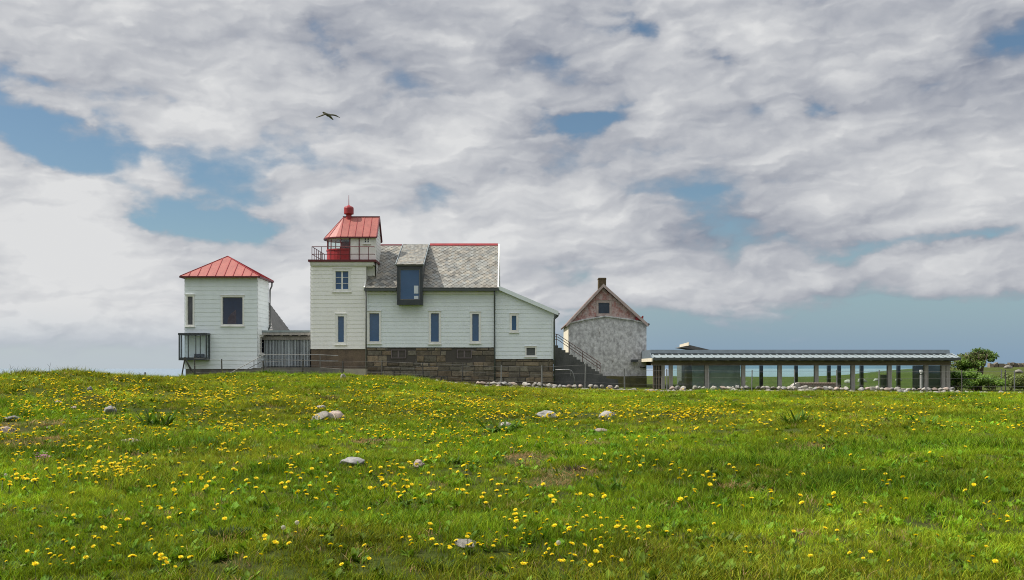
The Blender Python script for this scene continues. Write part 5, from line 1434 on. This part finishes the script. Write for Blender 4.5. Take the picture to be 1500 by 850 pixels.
# pink flower
p = on_ground(63, 688); pk = thing("pink_flower", p, "pink cuckooflower cluster standing among dandelions on the near meadow", "flower")
q = MB(); rr = random.Random(3)
for k in range(70):
    c = p + Vector((rr.gauss(0, .045), rr.gauss(0, .035), .205 + rr.gauss(0, .022))); g_ = rr.uniform(.6, 1.3)
    for j in range(4):
        a_ = j * math.pi / 2 + rr.random(); d = Vector((math.cos(a_), math.sin(a_), rr.uniform(-.2, .4))); s = Vector((-d.y, d.x, .2)); q.face([c, c + d * .012 - s * .006, c + d * .017, c + d * .012 + s * .006], (.50 * g_, .20 * g_, .36 * g_))
q.build("blossom", M['petal'], pk, recalc=False, weld=False)
q = MB()
for k in range(6): q.tube([p + Vector((rr.gauss(0, .03), rr.gauss(0, .03), -.02)), p + Vector((rr.gauss(0, .03), rr.gauss(0, .03), .195))], .0025, 5, (.12, .15, .05))
q.build("stem", M['petal'], pk)

# ================================================================== shrubs and tree by the pavilion
def crown(mb, center, rad, n_, leaf, cols, seed, lumps=9):
    rr = np.random.default_rng(seed); C = np.array(center); Rd = np.array(rad)
    lc = [(C + (rr.random(3) * 2 - 1) * Rd * .7, Rd * rr.uniform(.28, .55)) for _ in range(lumps)]
    for k in range(n_):
        c, r0 = lc[int(rr.integers(0, lumps))]
        d = rr.normal(size=3); d /= np.linalg.norm(d); p = c + d * r0 * (rr.random() ** .4)
        if p[2] < C[2] - Rd[2]: continue
        nrm_ = Vector(rr.normal(size=3)) + Vector((-.4, -.5, 1.0)) + Vector(d) * .6; nrm_.normalize(); s = nrm_.orthogonal().normalized(); s.rotate(Matrix.Rotation(rr.random() * 6.28, 3, nrm_)); t2 = nrm_.cross(s)
        l = leaf * rr.uniform(.6, 1.4); P = Vector(p); cc = cols[int(rr.integers(0, len(cols)))]; g_ = rr.uniform(.8, 1.75)
        mb.face([P - s * l, P + t2 * l * .5, P + s * l, P - t2 * l * .5], tuple(x * g_ for x in cc))
greens = [(.11, .19, .024), (.075, .15, .02), (.125, .20, .03)]
def shrub(u, v, y, wpx, hpx, cols, n_, seed, lab, leaf=.07):
    xx = X(u, y); zb = gz(xx, y); k_ = y / F; ht = Z(v, y) - zb
    o = thing("shrub", (xx, y, zb), lab, "shrub", "shrubs beside the pavilion")
    q = MB(); crown(q, (xx, y, zb + ht * .52), (wpx * k_ / 2, wpx * k_ * .4, ht * .5), n_, leaf, cols, seed); q.build("foliage", M['bushleaf'], o, recalc=False, weld=False)
    q = MB(); rr = random.Random(seed)
    for i in range(6): q.tube([(xx + rr.uniform(-.2, .2), y + rr.uniform(-.15, .15), zb - .1), (xx + rr.uniform(-.6, .6) * wpx * k_ / 2, y + rr.uniform(-.4, .4), zb + ht * rr.uniform(.5, .85))], [.03, .012], 5)
    q.build("stem", M['bark'], o)
shrub(1402, 540, 66.5, 40, 34, [(.06, .12, .018), (.08, .14, .02)], 2600, 1, "dense green shrub against the pavilion corner post")
shrub(1430, 541, 66, 58, 36, greens, 3400, 2, "bright green shrub under the windswept tree")
shrub(1452, 547, 65, 50, 32, [(.115, .19, .026), (.09, .16, .022)], 2600, 3, "light green rounded shrub just beyond the windswept tree")
shrub(1482, 548, 66, 64, 32, [(.115, .15, .035), (.13, .16, .045)], 3000, 4, "olive scrubby shrub farthest from the pavilion")
shrub(1520, 550, 66, 46, 26, [(.115, .15, .035)], 2000, 5, "olive shrub cut by the picture edge")
ty = 67.5; txx = X(1428, ty); tzb = gz(txx, ty)
tree = thing("windswept_tree", (txx, ty, tzb), "small dark green windswept tree with bare brown stems beside the pavilion", "tree")
q = MB()
crown(q, (X(1443, ty), ty, Z(521, ty)), (.75, .6, .45), 2400, .07, [(.06, .11, .017), (.08, .135, .022), (.065, .11, .018)], 9, 16)
crown(q, (X(1417, ty), ty, Z(529, ty)), (1.15, .8, .62), 3200, .07, [(.08, .12, .02), (.11, .10, .04), (.10, .155, .024)], 10, 14)
crown(q, (X(1428, ty), ty, Z(523, ty)), (.9, .6, .6), 2000, .065, [(.075, .08, .03), (.06, .09, .02)], 12, 5)
crown(q, (X(1415, ty), ty - .2, Z(539, ty)), (1.0, .8, .6), 1800, .07, [(.09, .15, .022), (.11, .18, .026)], 21, 8)
q.build("crown", M['bushleaf'], tree, recalc=False, weld=False)
q = MB(); rr = random.Random(6)
for i in range(26):
    b0_ = (txx + rr.uniform(-.5, .5), ty - .2 + rr.uniform(-.3, .3), tzb); tp_ = (X(rr.uniform(1412, 1447), ty), ty - .35 + rr.uniform(-.4, .4), Z(rr.uniform(514, 530), ty))
    mid = Vector(b0_).lerp(Vector(tp_), .55) + Vector((-.1, 0, .15)); q.tube([b0_, mid, tp_], [.045, .03, .012], 6)
q.build("trunk", M['bark'], tree)

# far stone dyke on the rise
fwall = thing("field_wall", (X(1480, 108), 108, gz(X(1480, 108), 108)), "dark drystone field wall on the far rise behind the shrubs", "wall")
q = MB(); rr = random.Random(8); xx = X(1448, 108)
while xx < X(1640, 108):
    w_ = rr.uniform(.4, .9); g0 = gz(xx, 108); t_ = rr.uniform(.5, 1.3); q.prism([(xx, 107.7, g0 - .3), (xx + w_ * .95, 107.7, g0 - .3), (xx + w_ * .9, 107.75, g0 + rr.uniform(.3, .55)), (xx + w_ * .1, 107.75, g0 + rr.uniform(.3, .55))], (0, .6, 0), (t_,) * 3); xx += w_
q.build("dry_stones", M['stone'], fwall)
for u, v, y, s_, lab in ((1477, 539, 100, .9, "flat pale boulder below the far field wall"), (1492, 544, 92, 1.0, "long pale boulder on the far slope behind the shrubs"), (1284, 553, 84, .7, "pale boulder seen through the pavilion glass behind the cabinet"), (1262, 556, 82, .9, "rounded pale boulder seen through the glass beyond the bench"), (1316, 548, 84, .6, "small pale boulder seen through the glass near the dark core"), (1243, 558, 80, .8, "pale boulder behind the pavilion post past the bench")):
    o = bpy.data.objects.new("boulder", rock_mesh(int(u), M['rockpale'], 2, .55, .3)); COL.objects.link(o); xx = X(u, y)
    o.location = (xx, y, gz(xx, y) + .1 * s_); o.scale = (s_, s_ * .8, s_); tag(o, lab, "boulder")

# ================================================================== gull
gy_ = 55.0
gull = XZ(480, 169, gy_)
bm = bmesh.new(); me_ = bpy.data.meshes.new("gull")
k_ = gy_ / F
# joints: tail .. body .. head, wings
J = [((7.0, 4.8, .4), .05), ((4.5, 2.6, .2), .13), ((1.0, -.3, 0), .19), ((-3.2, -1.2, -.2), .15), ((-5.6, -3.0, -.3), .10), ((-7.2, -2.2, -.3), .04)]
verts = []; edges = []; rad = []
def gp(du, dv, dy): return Vector((du * k_, dy, -dv * k_))
for (p_, r0) in J: verts.append(gp(*p_)); rad.append((r0 * .6, r0 * .42))
edges = [(i, i + 1) for i in range(len(J) - 1)]
def chain(start, pts):
    prev = start
    for (p_, r0) in pts:
        verts.append(gp(*p_)); rad.append(r0); edges.append((prev, len(verts) - 1)); prev = len(verts) - 1
chain(3, [((-6.5, 2.0, -.3), (.15, .05)), ((-10.5, 4.6, -.45), (.12, .04)), ((-14.5, 6.6, -.5), (.06, .025)), ((-16.2, 6.8, -.5), (.02, .015))])
chain(2, [((4.0, -3.2, .35), (.16, .05)), ((8.5, -4.0, .6), (.12, .04)), ((12.5, -3.2, .8), (.05, .022)), ((15.5, -1.9, .9), (.02, .012))])
me_.from_pydata([tuple(v_) for v_ in verts], edges, [])
go_ = bpy.data.objects.new("gull", me_); COL.objects.link(go_); go_.location = gull; go_.scale = (.92, .92, .92)
md = go_.modifiers.new("skin", 'SKIN'); 
for i, sv in enumerate(me_.skin_vertices[0].data): sv.radius = rad[i] if isinstance(rad[i], tuple) else (rad[i], rad[i]); sv.use_root = (i == 2)
go_.modifiers.new("sub", 'SUBSURF').levels = 2
go_.modifiers["sub"].render_levels = 2
me_.materials.append(pmat("brown gull plumage dark", (.15, .14, .095), (.07, .066, .05), 5, .8))
tag(go_, "brown gull gliding with bent wings in the cloudy sky", "gull")
